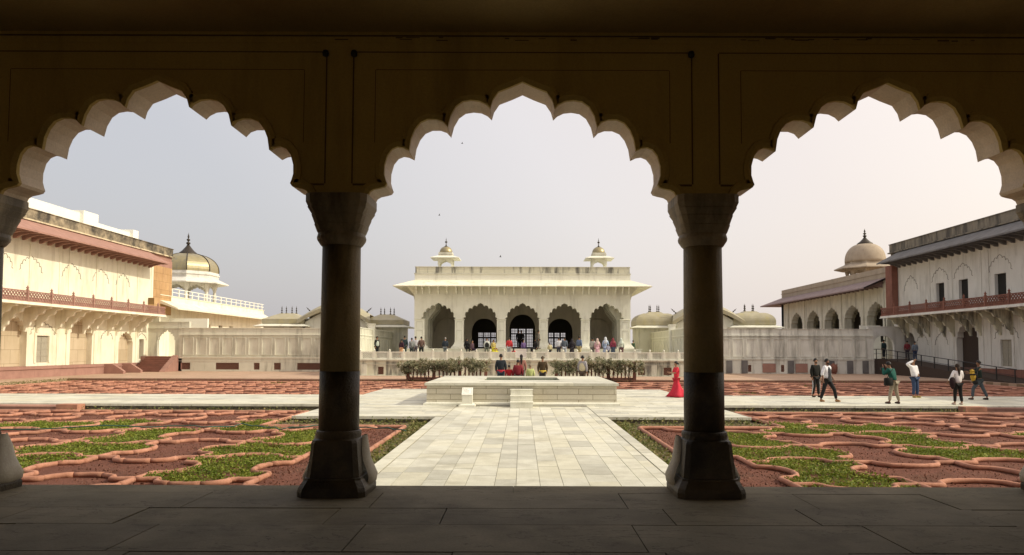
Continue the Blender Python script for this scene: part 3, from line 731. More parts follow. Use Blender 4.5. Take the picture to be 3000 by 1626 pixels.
cols = [-9.42] + [(a+b)/2 for a, b in zip(ACX, ACX[1:])] + [9.52]
for i, c in enumerate(cols):
    wd = .46 if i in (0, 5) else .40
    m = MB(); m.box(c-wd, c+wd, 68.02, 68.68, 2.75, 4.86); sh = m.build('pillar', M['marble'], h)
    m = MB(); m.rects([(wd+.05, .42, 4.86), (wd+.06, .44, 4.89), (wd+.04, .40, 4.93)], c, 68.35); m.build('capital', M['marble'], sh)
    m = MB(); m.rects([(wd+.32, .60, HF), (wd+.32, .60, HF+.14), (wd+.22, .5, HF+.22), (wd+.08, .40, HF+.42), (wd+.06, .38, HF+.56)], c, 68.35); m.build('pillar_base', M['marble'], sh)
    m = MB()
    for q in ((c-wd*.62, c-wd*.55, 2.95, 3.9), (c+wd*.55, c+wd*.62, 2.95, 3.9), (c-wd*.55, c+wd*.55, 3.83, 3.9), (c-wd*.62, c-wd*.55, 4.1, 4.7), (c+wd*.55, c+wd*.62, 4.1, 4.7), (c-wd*.55, c+wd*.55, 4.63, 4.7)): m.box(q[0], q[1], 67.99, 68.019, q[2], q[3])
    m.build('panel_relief', M['marble_wall'], sh)
    for dx in (-1, 1):                               # second engaged column behind, seen through the arches
        if (i == 0 and dx < 0) or (i == 5 and dx > 0): continue
m = MB(); m.box(-9.9, -9.3, 68.7, 76, HF, 9.1); m.box(9.4, 10.0, 68.7, 76, HF, 9.1); m.box(-9.9, -9.3, 76.5, 84.5, HF, 9.1); m.box(9.4, 10.0, 76.5, 84.5, HF, 9.1); m.build('side_wall', M['marble_wall'], h)
# veranda: inner row of clustered pillars on the sides, inner wall with doors
ir = [pointed(-3.87, 1.28, 3.9, 5.3, HF), pointed(.05, 1.32, 4.2, 5.72, HF), pointed(3.95, 1.28, 3.9, 5.3, HF)]
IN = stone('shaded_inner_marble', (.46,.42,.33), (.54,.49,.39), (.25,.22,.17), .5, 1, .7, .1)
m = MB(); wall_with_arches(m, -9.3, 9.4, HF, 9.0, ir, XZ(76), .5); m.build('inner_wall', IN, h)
for c in (-7.7, 7.8):
    m = MB(); pts = pointed(c, 1.25, 3.9, 5.3, HF+.02)[1:-1]
    n = len(pts)
    for a, b in zip(pts, pts[1:]): m.tube([(a[0], 75.96, a[1]), (b[0], 75.96, b[1])], .05, 5)
    m.box(c-1.1, c+1.1, 75.95, 75.998, HF+.02, 4.2); m.build('niche', IN, h)
for s, c in ((-1, -9.0), (1, 9.1)):
    for k in range(3):
        m = MB(); yy = 69.6+k*1.7; m.box(c-.16+s*.1*k*0, c+.16, yy, yy+.3, HF, 4.9); m.rects([(.2, .25, 4.9), (.45, .3, 5.3), (.9, .3, 5.9), (1.3, .3, 7.5)], c - s*.0, yy+.15); m.build('side_pillar', M['marble_wall'], h)
m = MB(); m.box(-9.9, 10, 68.7, 84.8, 8.9, 9.1); m.build('ceiling', IN, h)
jal = [(-4.95, -2.95, 4.05), (-1.2, 1.25, 4.5), (3.05, 4.95, 4.05)]
holes = [[(a, HF+.2), (b, HF+.2), (b, z), (a, z)] for a, b, z in jal]
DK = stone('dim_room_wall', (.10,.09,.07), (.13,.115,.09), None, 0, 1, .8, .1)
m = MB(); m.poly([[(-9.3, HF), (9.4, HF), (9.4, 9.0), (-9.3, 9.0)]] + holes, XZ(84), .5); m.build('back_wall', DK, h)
for a, b, z in jal:
    m = MB(); grid(m, a, b, HF+.2, z, 84.1, .17, .027)
    for q in ((a+(b-a)*.28, a+(b-a)*.34), (a+(b-a)*.66, a+(b-a)*.72)): m.box(q[0], q[1], 84.05, 84.22, HF+.2, z)
    m.box(a, b, 84.04, 84.23, z-.62, z-.52); m.build('lattice_screen', M['darkwood_shade'], h)
# eave with brackets
m = MB()
def eave(mb, x0, x1, y0, y1, zi, out, zo, th=.10):  # hipped sloping slab round a box
    I = [(x0, y0), (x1, y0), (x1, y1), (x0, y1)]; O = [(x0-out, y0-out), (x1+out, y0-out), (x1+out, y1+out), (x0-out, y1+out)]
    vs = [(a, b, zi) for a, b in I] + [(a, b, zo) for a, b in O] + [(a, b, zi-th*1.6) for a, b in I] + [(a, b, zo-th) for a, b in O]
    fs = []
    for k in range(4):
        j = (k+1) % 4; fs += [(k, j, 4+j, 4+k), (8+k, 12+k, 12+j, 8+j), (4+k, 4+j, 12+j, 12+k)]
    mb.add(vs, fs)
eave(m, -9.9, 10.0, 68.0, 84.6, 8.52, 1.72, 7.86, .07); m.build('eave', M['plaster'], h)
m = MB(); x = -9.5
brs = sorted(set([c + d for c in cols for d in (-.28, .28)] + [c + d for c in ACX for d in (-1.2+.4, 0, .8)]))
for c in brs:
    m.poly([[(68, 7.2), (67.86, 7.22), (67.72, 7.42), (67.62, 7.5), (67.6, 7.62), (67.3, 7.8), (67.25, 7.95), (68, 8.1)]], (lambda a, b, d, c=c: (c-.07+d, a, b)), .14)
for s, e in ((-1, -9.9), (1, 10.0)):
    for y in (68.3, 69.6, 70.9, 72.2): m.poly([[(e, 7.2), (e+s*.14, 7.22), (e+s*.4, 7.5), (e+s*.8, 7.95), (e, 8.1)]], (lambda a, b, d, y=y: (a, y+d, b)), .14)
m.build('bracket', M['marble'], h)
m = MB(); m.box(-9.85, 9.95, 68.02, 84.6, 9.101, 9.72); m.build('parapet', M['marble_old'], h)
m = MB(); m.box(-9.95, 10.05, 67.93, 84.7, 9.10-.06, 9.10-.001) ; m.box(-9.93, 10.03, 67.95, 68.018, 9.11, 9.17); m.box(-9.9, 10.0, 67.97, 84.65, 9.721, 9.77); m.build('coping', M['marble_wall'], h)
def kiosk(cx, cy):
    z = 9.77
    m = MB(); m.rects([(.95, .95, z), (.95, .95, z+.08)], cx, cy); k_ = m.build('roof_kiosk', M['marble'], h)
    for sx in (-1, 1):
        for sy in (-1, 1):
            m = MB(); m.box(cx+sx*.62-.06, cx+sx*.62+.06, cy+sy*.62-.06, cy+sy*.62+.06, z+.08, z+.75); m.build('post', M['marble'], k_)
    for yy in (-.66, .62):
        m = MB(); lp = arch_pts(cx, .34, z+.34, z+.78, z+.3); lp2 = [(cx-.72, z+.3)] + lp + [(cx+.72, z+.3), (cx+.72, z+1.0), (cx-.72, z+1.0)]
        m.poly([lp2], XZ(cy+yy), .06); m.build('arch', M['marble'], k_)
    m = MB(); eave(m, cx-.7, cx+.7, cy-.7, cy+.7, z+1.22, .64, z+.98, .05); m.rects([(.72, .72, z+.93), (.74, .74, z+1.0)], cx, cy); m.build('eave', M['marble'], k_)
    m = MB(); m.rects([(.66, .66, z+1.2), (.66, .66, z+1.33), (.69, .69, z+1.34), (.69, .69, z+1.38), (.65, .65, z+1.39), (.65, .65, z+1.54)], cx, cy); m.build('drum', M['marble_wall'], k_)
    m = MB(); m.lathe([(.60, z+1.54)] + [(.62*math.cos(a)**.9, z+1.56+.60*math.sin(a)) for a in [R(q) for q in range(0, 89, 8)]] + [(.03, z+2.16)], cx, cy, 24); m.build('dome', M['gold'], k_)
    m = MB(); m.lathe([(.24, z+2.10), (.25, z+2.13), (.10, z+2.20), (.035, z+2.34), (.03, z+2.38), (.07, z+2.41), (.03, z+2.44), (.03, z+2.49), (.12, z+2.56), (.12, z+2.62), (.03, z+2.69), (.025, z+2.76), (.05, z+2.80), (.02, z+2.85), (.008, z+3.02)], cx, cy, 12); m.build('finial', M['finial'], k_)
kiosk(-7.25, 70.2); kiosk(7.3, 70.2)

# ------------------------------------------------------------------ roofed pavilions between hall and side walls
def spear(mb, x, y, z, s=1, tilt=0):
    pr = [(.04, 0), (.09, .06), (.03, .14), (.03, .2), (.075, .27), (.03, .34), (.03, .4), (.06, .46), (.02, .54), (.005, .68)]
    c, sn = math.cos(tilt), math.sin(tilt)
    rings = [[(x + r*s*math.cos(k*PI/3)*c + q*s*sn, y + r*s*math.sin(k*PI/3), z + q*s*c - r*s*math.cos(k*PI/3)*sn) for k in range(6)] for r, q in pr]
    mb.loft(rings, True, True, True)
def small_pav(cx, w2, y0, y1, zt, convex, lb, ztop=5.8, wallz0=1.3, fl=None):
    p_ = empty('roofed_pavilion', (cx, y0, wallz0), lb, 'pavilion', 'small roofed pavilions beside the hall'); cy = (y0+y1)/2; hy = (y1-y0)/2
    m = MB(); m.box(cx-w2+.15, cx+w2-.15, y0+.15, y1-.15, wallz0, 4.55); m.build('wall', M['marble_wall'], p_)
    m = MB(); eave(m, cx-w2+.1, cx+w2-.1, y0+.1, y1-.1, 4.72, .75, 4.48, .06); m.build('eave', M['marble'], p_)
    m = MB()
    if convex:
        pr = [(w2-.05, hy-.05, 4.72), (w2, hy, 4.8), (w2, hy, 5.1)] + [(w2*(.42+.58*math.cos(a)), hy*(.42+.58*math.cos(a)), 5.12+.95*math.sin(a)) for a in [R(q) for q in (5, 18, 32, 46, 60, 72)]] + [(w2*.40, hy*.4, 6.05), (w2*.28, hy*.28, 6.22)]
        zt = 6.22; fw = .26
    else:
        pr = [(w2-.04, hy-.04, 4.72), (w2, hy, 4.76), (w2, hy, 5.2), (w2*.98, hy*.98, 5.22), (w2*.36, hy*.36, 5.82), (w2*.34, hy*.34, 5.85)]; zt = 5.85; fw = .32
    m.rects(pr, cx, cy, False); rf = m.build('roof', M['gilt_grey'], p_)
    for k, d in enumerate((-1, -.55, .55, 1) if not convex else (-1, -.6, .5, 1)):
        m = MB(); spear(m, cx + d*w2*fw, cy + (.25 if k % 2 else -.25), zt-.02, 1.25); m.build('finial', M['finial'], rf)
small_pav(-24.6, 2.15, 76, 80.2, 0, False, 'grey hip-roofed pavilion left of the curved roof, behind the left wall')
small_pav(-14.55, 2.1, 78, 82, 0, False, 'grey hip-roofed pavilion against the left side of the hall')
small_pav(14.3, 2.2, 78, 82, 0, True, 'golden dome-roofed pavilion against the right side of the hall')
small_pav(24.0, 2.15, 76, 80.2, 0, True, 'golden dome-roofed pavilion right of the curved roof, behind the right wall')
def bangla(cx, lb):
    p_ = empty('curved_roof_pavilion', (cx, 78, 1.3), lb, 'pavilion', 'curved-roof pavilions beside the hall')
    m = MB(); m.box(cx-3.1, cx+3.1, 76.4, 79.6, 1.3, 4.9)
    m.poly([[(cx-3.1, 4.9)] + [(cx-3.1+6.2*k/12, 4.9+1.25*math.sin(PI*k/12)) for k in range(1, 12)] + [(cx+3.1, 4.9)]], XZ(76.4), 3.2); m.build('wall', M['marble'], p_)
    rows = []
    for (y, zb, hh, w2) in ((75.7, 5.02, 1.45, 3.75), (75.7, 5.42, 1.45, 3.75), (76.3, 5.75, 1.45, 3.6), (77.1, 6.0, 1.42, 3.45), (78, 6.1, 1.40, 3.3), (78.9, 6.0, 1.42, 3.45), (79.7, 5.75, 1.45, 3.6), (80.3, 5.42, 1.45, 3.75), (80.3, 5.02, 1.45, 3.75)):
        rows.append([(cx - w2 + 2*w2*k/16, y, zb + hh*math.sin(PI*k/16)**1.0 - .62*0 - (.35)) for k in range(17)])
    m = MB(); m.loft(rows, close=False, caps=False, sm=False); rf = m.build('roof', M['gilt_grey'], p_, recalc=False)
    for t_ in (-2.9, -1.6, 1.6, 2.9):
        m = MB(); k = (t_+3.3)/6.6; spear(m, cx + t_, 78, 5.75 + 1.40*math.sin(PI*k) - .03, 1.2, t_*.28); m.build('finial', M['finial'], rf)
bangla(-19.3, 'pavilion with a bowed curved roof between two grey hipped pavilions, left of the hall')
bangla(19.2, 'pavilion with a bowed curved roof between two golden pavilions, right of the hall')

# ------------------------------------------------------------------ left and right palace ranges
def rng_building(s, XF, YE, name, lb, mats):
    """two-storey range along one side; XF facade distance, YE far end"""
    B = empty(name, (s*XF, 55, 0), lb, 'palace building')
    def bx(mb, xa, xb, y0, y1, z0, z1): a, b = sorted((s*xa, s*xb)); mb.box(a, b, y0, y1, z0, z1)
    YS = 8; YB = 43; EX = 3.3 if s < 0 else 0
    opens = mats['open']
    F = lambda a, b, d: (s*(XF + d), a, b)
    # ground floor wall with arches, first floor wall with windows
    m = MB()
    loops = [o['pts'] for o in opens if o['z0'] <= .81]
    hol = [o['pts'] for o in opens if o['z0'] > .81]
    wall_with_arches(m, YS, YE, .8, 10.3, loops, F, 1.2, hol)
    wl = m.build('wall', mats['wall'], B)
    for o in opens:
        ys = [q[0] for q in o['pts']]; zs = [q[1] for q in o['pts']]; d = o.get('d', 1.19)
        m = MB(); bx(m, XF+d, XF+d+.06, min(ys)-.05, max(ys)+.05, min(zs), max(zs)+.05)  # flat sheet closing the opening; dark ones stand for unlit rooms
        ob = m.build(o['name'], mats.get(o['mat']) or M[o['mat']], B)
        if o['name'] == 'door':
            m = MB(); cy = sum((min(ys), max(ys)))/2
            a = XF+d
            for q in ((cy-.02, cy+.02, min(zs), max(zs)),): bx(m, a-.03, a-.001, *q)
            n = 4
            for j in range(n+1):
                z = min(zs) + (max(zs)-min(zs))*j/n; bx(m, a-.03, a-.001, min(ys), cy-.021, z-.03, z+.03); bx(m, a-.03, a-.001, cy+.021, max(ys), z-.03, z+.03)
            m.build('panel_rails', M['woodgrey'], ob)
            m = MB()
            for q in ((min(ys)-.25, min(ys)-.01, min(zs)-.02, max(zs)+.25), (max(ys)+.01, max(ys)+.25, min(zs)-.02, max(zs)+.25), (min(ys)-.009, max(ys)+.009, max(zs)+.01, max(zs)+.25)): bx(m, XF-.06, XF-.002, *q)
            m.build('frame', mats['wall'], ob)
    # blind arches drawn by thin raised ribs and vertical pilaster strips
    for (cy, wd, zs_, za, zb) in mats['blind']:
        pts = arch_pts(cy, wd/1.64, zs_, za, zb)
        m = MB(); m.tube([(s*(XF-.003), q[0], q[1]) for q in pts[2:-2]], .022, 5, False); m.build('blind_arch', mats['trim'], B)
    for y in mats['strips']:
        m = MB(); bx(m, XF-.05, XF-.002, y-.14, y+.14, .8, 5.0); m.build('pilaster', mats['wall'], B)
        m = MB(); bx(m, XF-.04, XF-.002, y-.1, y+.1, 5.5, 10.2); m.build('pilaster', mats['wall'], B)
    # attic, parapet
    m = MB(); bx(m, XF+.02, XF+8, YS, YE+.5+EX, 10.302, 11.0); m.build('attic', mats['attic'], B)
    m = MB(); bx(m, XF+.0, XF+8, YS, YE+.6+EX, 11.55, 12.3)
    m_c = MB(); bx(m_c, XF-.14, XF+8.1, YS, YE+.7+EX, 11.44, 11.549); m_c.build('cornice', mats['corn'], B)
    y = YB
    bx(m, XF-.06, XF+8, YS, YE+.65+EX, 12.301, 12.36); m_c = MB(); bx(m_c, XF+.1, XF+8, YS, YE+.55+EX, 11.001, 11.439)
    while y < YE: bx(m_c, XF+.04, XF+.099, y, y+.09, 11.02, 11.40); y += .3
    m_c.build('frieze', mats['attic'], B)
    m.build('parapet', mats['par'], B)
    # sloping sandstone eave and its brackets
    m = MB(); q = [(XF+.02, 11.2, 11.42), (XF-2.0, 10.22, 10.34)]
    y1 = YE - .9
    vs = [(s*q[0][0], YS, q[0][1]), (s*q[1][0], YS, q[1][1]), (s*q[1][0], y1, q[1][1]), (s*q[0][0], y1+.02, q[0][1]),
          (s*q[0][0], YS, q[0][2]), (s*q[1][0], YS, q[1][2]), (s*q[1][0], y1, q[1][2]), (s*q[0][0], y1+.02, q[0][2])]
    m.add(vs, [(0,1,2,3),(4,5,6,7),(1,2,6,5),(2,3,7,6),(0,3,7,4)]); m.build('eave', mats['eave'], B)
    m = MB(); y = YB+.4
    while y < y1:
        m.poly([[(XF, 9.9), (XF-.2, 9.92), (XF-.5, 10.08), (XF-1.1, 10.22), (XF-1.85, 10.23), (XF-1.0, 10.66), (XF, 11.13)]], (lambda a, b, d, y=y: (s*a, y+d, b)), .16); y += .95
    m.build('bracket', mats['eave'], B)
    # balcony slab, serpentine brackets, railing
    m = MB(); bx(m, XF-2.0, XF-.001, YS, YE-1.4, 5.18, 5.32); bx(m, XF-2.06, XF-1.0, YS, YE-1.35, 5.12, 5.179); m.build('balcony_slab', mats['slab'], B)
    y = YB+.9; k = 0
    while y < YE-1.5:
        m = MB()
        P_ = [(XF, 3.3), (XF-.12, 3.3), (XF-.2, 3.6), (XF-.42, 3.75), (XF-.5, 4.05), (XF-.8, 4.2), (XF-.95, 4.5), (XF-1.35, 4.62), (XF-1.5, 4.9), (XF-1.9, 5.0), (XF-1.92, 5.12), (XF, 5.12)]
        m.poly([P_], (lambda a, b, d, y=y: (s*a, y+d, b)), .20); y += (1.3 if k % 2 else 2.3); k += 1; m.build('balcony_bracket', mats['brk'], B)
    m = MB(); y = YS; XR = XF-1.96
    m3 = lambda a, yy, b: (s*(XR + (yy)), a, b)
    rails = MB(); bx(rails, XR, XR+.1, YS, YE-1.4, 5.321, 5.42); bx(rails, XR, XR+.1, YS, YE-1.4, 6.0, 6.08); rails.build('balcony_rail', mats['rail'], B)
    for i in range(200):
        b0 = YB + i*2.62
        if b0 > YE-1.5: break
        b1 = min(b0+2.5, YE-1.5)
        if b1 > 46:
            m = MB(); lattice(m, b0+.09, b1, 5.42, 6.0, 0, .29 if b1 < 60 else .29, .035, m3); m.box(*sorted((s*(XR+.03), s*(XR+.045))), b0+.09, b1, 5.42, 5.60) ; m.build('balcony_panel', mats['rail'], B)
        m = MB(); bx(m, XR-.03, XR+.13, b0-.08, b0+.08, 5.325, 6.14); m.lathe([(.09, 6.14), (.05, 6.2), (.10, 6.28), (.03, 6.38), (.0, 6.48)], s*(XR+.05), b0, 8); m.build('balcony_post', mats['rail'], B)
    # end pier
    m = MB(); bx(m, XF-.02, XF+1.2, YE+.001, YE+(.45+EX if EX else 1.3), 5.5, 10.301) ; bx(m, XF-.6, XF-.03, YE-.95, YE+.25, 5.325, 10.2 if s > 0 else 7.0); m.build('end_pier', mats['pier'], B)
    m = MB(); bx(m, XF+1.2, XF+8, YS, YE+.5, 0, 10.3); m.build('core', M['plaster_grey'], B)
    return B
def cusp_open(cy, w2, zs_, za, z0=.8): return arch_pts(cy, w2/1.64, zs_, za, z0)
rect = lambda c, w2, z0, z1: [(c-w2, z0), (c+w2, z0), (c+w2, z1), (c-w2, z1)]
M['weathered'] = stone('weathered_cornice', (.55,.45,.30), (.70,.60,.42), (.10,.08,.06), .9, 2, .85, .3, slo=.5, shi=.62, streak=False)
warm = stone('warm_recess', (.52,.42,.29), (.60,.50,.36), (.4,.3,.2), .5, .8, .8, .1, joints=((1, 2), 1.6, 1.0))
Lm = dict(attic=M['redstone'], corn=M['weathered'], wall=M['plaster'], trim=M['parapet'], par=M['parapet'], eave=M['redstone'], slab=M['plaster'], brk=M['plaster'], rail=M['redstone'], pier=M['orange'],
    warm=warm,
    open=[dict(pts=cusp_open(52.3, 1.5, 3.3, 4.5), z0=.8, name='recess', mat='warm', d=.45), dict(pts=cusp_open(60.5, 1.5, 3.3, 4.55), z0=.8, name='recess', mat='warm', d=.45),
          dict(pts=cusp_open(67.3, 1.2, 2.7, 3.65), z0=.8, name='recess', mat='warm', d=.45), dict(pts=cusp_open(44.5, 1.5, 3.3, 4.55), z0=.8, name='recess', mat='warm', d=.45),
          dict(pts=rect(55.6, .72, 1.04, 3.05), z0=1.04, name='door', mat='woodgrey', d=.10), dict(pts=rect(70.1, .42, 1.15, 3.0), z0=1.15, name='doorway', mat='darkwood_shade', d=.5)],
    blind=[(55.6, 1.5, 3.1, 4.1, .9), (64.2, .95, 2.9, 3.7, .9), (50.9, 1.2, 7.7, 8.9, 5.6), (54.0, 1.3, 7.7, 8.9, 5.6), (58.9, 1.3, 7.7, 8.9, 5.6), (63, 1.3, 7.7, 8.9, 5.6), (66.5, 1.2, 7.7, 8.9, 5.6), (70.1, .9, 2.9, 3.6, .9)],
    strips=[50.2, 53.9, 57.4, 58.6, 62.4, 65.6, 69.1, 71.7])
BL = rng_building(-1, 36, 72, 'palace_range', 'sunlit cream two-storey range on the left with a red sandstone balcony and deep eave', Lm)
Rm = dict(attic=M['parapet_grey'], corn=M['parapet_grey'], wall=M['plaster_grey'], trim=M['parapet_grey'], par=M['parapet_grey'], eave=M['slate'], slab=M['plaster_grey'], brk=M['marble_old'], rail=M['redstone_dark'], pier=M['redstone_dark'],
    open=[dict(pts=cusp_open(59, 1.45, 3.1, 4.52), z0=.8, name='recess', mat='darkwood_shade', d=.5), dict(pts=cusp_open(44.5, 1.45, 3.1, 4.52), z0=.8, name='recess', mat='darkwood_shade', d=.5),
          dict(pts=pointed(67.9, 1.05, 2.8, 3.8, .8), z0=.8, name='doorway', mat='darkwood_shade'),
          dict(pts=rect(54.2, .62, 1.0, 2.95), z0=1.0, name='door', mat='woodgrey', d=.10),
          dict(pts=rect(62.6, .6, 5.5, 7.88), z0=5.5, name='doorway', mat='dark', d=.25), dict(pts=rect(59.3, .62, 5.5, 7.88), z0=5.5, name='doorway', mat='dark', d=.25), dict(pts=rect(54.7, .66, 5.5, 7.88), z0=5.5, name='doorway', mat='dark', d=.25)],
    blind=[(65.6, 1.0, 2.6, 3.7, .9), (62.6, 1.0, 2.6, 3.7, .9), (54.2, 1.4, 3.0, 4.2, .9), (67.3, 1.2, 7.6, 9.0, 5.6), (62.6, 1.3, 8.0, 9.2, 5.6), (59.3, 1.3, 8.0, 9.2, 5.6), (54.7, 1.4, 8.0, 9.3, 5.6)],
    strips=[69.7, 64.2, 60.9, 57.0, 56.1, 52.0])
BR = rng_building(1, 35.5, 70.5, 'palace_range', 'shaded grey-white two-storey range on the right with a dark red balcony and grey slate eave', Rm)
# plinths of the ranges
m = MB(); m.box(-36.01, -35.05, 30, 66.4, .0, .78); m.box(-44, -36.01, 30, 72, 0, .795)
m.box(-35.06, -34.98, 30, 66.3, .60, .66)
m.build('plinth', M['redstone'], BL)
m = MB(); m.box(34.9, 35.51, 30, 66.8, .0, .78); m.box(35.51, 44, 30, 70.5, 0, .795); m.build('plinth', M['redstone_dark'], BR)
for y in (62.2, 65.0):
    m = MB(); m.poly([[(-35.05, 0), (-33.4, 0), (-33.4, .22), (-34.3, .8), (-35.05, .8)]], (lambda a, b, d, y=y: (a, y+d, b)), .35); m.build('stair_cheek', M['redstone'], BL)
# white roof rooms behind left parapet
rr = empty('roof_block', (-38, 60, 12), 'plain white modern block standing on the roof behind the left parapet', 'roof block')
m = MB(); m.box(-44, -37.6, 40, 62.4, 12.2, 13.62); m.build('wall', M['white'], rr)
m = MB(); m.box(-44, -37.3, 62.4, 64.6, 12.2, 13.85); m.box(-44, -37.9, 64.601, 71.6, 12.2, 13.3); m.box(-40, -37.6, 71.0, 72.0, 12.2, 13.6); m.build('low_room', M['white'], rr)
# second blocks beyond
b2 = empty('terraced_block', (-36, 85, 0), 'lower cream block beyond the left range with a white roof railing and deep cornice', 'building')
ops = [rect(c, .55, 3.9, 4.9) for c in (85.0, 88.4, 91.6)]
m = MB(); m.poly([[(73.4, 0), (103, 0), (103, 6.6), (73.4, 6.6)]] + ops, lambda a, b, d: (-36-d, a, b), .5); m.box(-44, -36.501, 73.4, 103, 0, 6.6); m.build('wall', M['plaster'], b2)
for o in ops:
    m = MB(); m.box(-36.4, -36.35, o[0][0], o[1][0], 3.9, 4.9); m.build('opening', M['darkwood_shade'], b2)  # dark sheet standing for the unlit inside
m = MB(); vs = [(-36, 73.4, 6.62), (-34.2, 73.4, 6.02), (-34.2, 101.5, 6.02), (-36, 103, 6.62), (-36, 73.4, 6.95), (-34.2, 73.4, 6.16), (-34.2, 101.5, 6.16), (-36, 103, 6.95)]
m.add(vs, [(0,1,2,3),(4,5,6,7),(1,2,6,5),(2,3,7,6),(0,3,7,4),(0,4,5,1)]); m.box(-44, -36.001, 73.4, 103, 6.61, 7.45); m.box(-44.1, -35.93, 73.35, 103.1, 7.451, 7.52); m.build('cornice', M['plaster'], b2)
rl = empty('roof_railing', (-35.95, 88, 7.5), 'white post-and-rail railing along the roof of the cream block', 'railing')
y = 75.9
while y < 103: 
    m = MB(); m.box(-36.05, -35.95, y-.05, y+.05, 7.521, 8.3); m.build('post', M['white'], rl); y += 1.55
m = MB(); m.box(-36.03, -35.97, 75.9, 102.9, 8.25, 8.31); m.build('rail', M['white'], rl); m = MB(); m.box(-36.02, -35.98, 75.9, 102.9, 7.88, 7.94); m.build('rail', M['white'], rl)
# right colonnaded block
b3 = empty('colonnaded_block', (35.5, 86, 0), 'grey arcaded block beyond the right range with a long mauve stone eave', 'building')
CY = [95.5, 90.1, 84.7, 79.4, 74.1]
m = MB(); wall_with_arches(m, 71.9, 101, 3, 9.0, [arch_pts(c, 1.2, 5.6, 7.05, 3) for c in CY], lambda a, b, d: (35.5+d, a, b), .8); m.box(35.5, 44, 100.2, 101, 0, 9.0); m.box(35.5, 36.3, 71.9, 100.199, 0, 2.99); m.build('wall', M['marble_wall'], b3)
m = MB(); wall_with_arches(m, 71.9, 100.1, 3, 9.0, [arch_pts(c, 1.1, 5.4, 6.9, 3) for c in CY], lambda a, b, d: (38.3+d, a, b), .6); m.build('inner_arcade', M['marble_old'], b3)
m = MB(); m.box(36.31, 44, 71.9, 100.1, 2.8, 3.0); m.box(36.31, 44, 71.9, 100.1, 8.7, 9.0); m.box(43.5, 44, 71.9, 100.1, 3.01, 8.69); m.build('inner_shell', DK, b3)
for c in [71.9+.5] + [(a+b)/2 for a, b in zip(CY, CY[1:])] + [98.4]:
    m = MB(); m.box(35.42, 35.499, c-.12, c+.12, 3, 8.7); m.build('pilaster', M['marble_wall'], b3)
m = MB(); vs = [(35.5, 71.9, 9.05), (33.3, 71.9, 8.15), (33.3, 103.2, 8.15), (35.5, 101, 9.05), (35.5, 71.9, 9.25), (33.3, 71.9, 8.28), (33.3, 103.2, 8.28), (35.5, 101, 9.25)]
m.add(vs, [(0,1,2,3),(4,5,6,7),(1,2,6,5),(0,3,7,4)]); m.add([(35.5, 101, 9.05), (33.3, 103.2, 8.15), (46, 103.2, 8.15), (46, 101, 9.05), (35.5, 101, 9.25), (33.3, 103.2, 8.28), (46, 103.2, 8.28), (46, 101, 9.25)], [(0,1,2,3),(4,5,6,7),(1,2,6,5)])
m.build('eave', M['mauve'], b3)
m = MB(); y = 72.4
while y < 101: m.poly([[(35.5, 8.3), (35.2, 8.35), (34.6, 8.5), (34.0, 8.42), (33.7, 8.36), (35.5, 9.04)]], (lambda a, b, d, y=y: (a, y+d, b)), .16); y += 1.05
m.build('bracket', M['mauve'], b3)
m = MB(); m.box(35.55, 44, 71.9, 101, 9.26, 9.75); m.box(35.48, 44.1, 71.9, 101.08, 9.751, 9.82); m.box(35.55, 44, 71.9, 101, 9.821, 10.3); m.build('parapet', M['dome_stone'], b3)
# gateways at the ends of the low walls
gl = empty('stair_gateway', (-34.2, 71.3, 1.3), 'cream gateway with a scalloped opening above the red stairs on the left', 'gateway')
m = MB(); wall_with_arches(m, -36, -32.05, 1.3, 4.65, [arch_pts(-34.25, .53, 2.9, 3.95, 1.3)], XZ(71.3), .35); m.box(-36, -32.05, 71.25, 71.7, 4.651, 4.72); m.box(-36, -32.6, 71.22, 71.299, 4.05, 4.12); m.build('wall', M['marble_wall'], gl)
m = MB(); m.box(-36, -32.1, 75.5, 75.8, 1.2, 5.2); m.box(-36, -32.1, 71.66, 75.5, 1.0, 1.28); m.build('rear_wall', M['white'], gl)
gr_ = empty('arched_gateway', (33.8, 68.6, 1.3), 'grey gateway with a pointed opening at the top of the ramp on the right', 'gateway')
m = MB(); wall_with_arches(m, 32.12, 35.5, 1.3, 4.3, [pointed(33.55, .98, 2.5, 3.5, 1.3)], XZ(68.6), .35); m.box(32.12, 35.5, 68.55, 69, 4.301, 4.37); m.build('wall', M['plaster_grey'], gr_)
m = MB(); m.box(33.4, 35.4, 73.0, 73.2, 1.2, 4.6); m.box(32.1, 35.5, 68.96, 73, 1.0, 1.28); m.build('rear_wall', M['white'], gr_)
# red stairs on the left
st = empty('staircase', (-34.2, 68.6, 0), 'red sandstone stairs climbing to the left gateway', 'stairs')
n = 8
for k in range(n):
    m = MB(); m.box(-35.4, -33.0, 67.6+.3*k, 67.6+.3*(k+1)-.001, 0, 1.40*(k+1)/n - .035); m.build('step', M['redstone_dark'], st)
    m = MB(); m.box(-35.42, -32.98, 67.57+.3*k, 67.6+.3*(k+1)-.002, 1.40*(k+1)/n - .034, 1.40*(k+1)/n); m.build('step', M['redstone'], st)
m = MB(); m.box(-36, -32.1, 70.0, 71.3, 0, 1.395); m.build('landing', M['redstone'], st)
m = MB(); m.poly([[(67.4, 0), (70.0, 0), (70.0, 1.5), (67.5, .1)]], lambda a, b, d: (-32.96+d, a, b), .5); m.build('stair_cheek', M['redstone'], st)
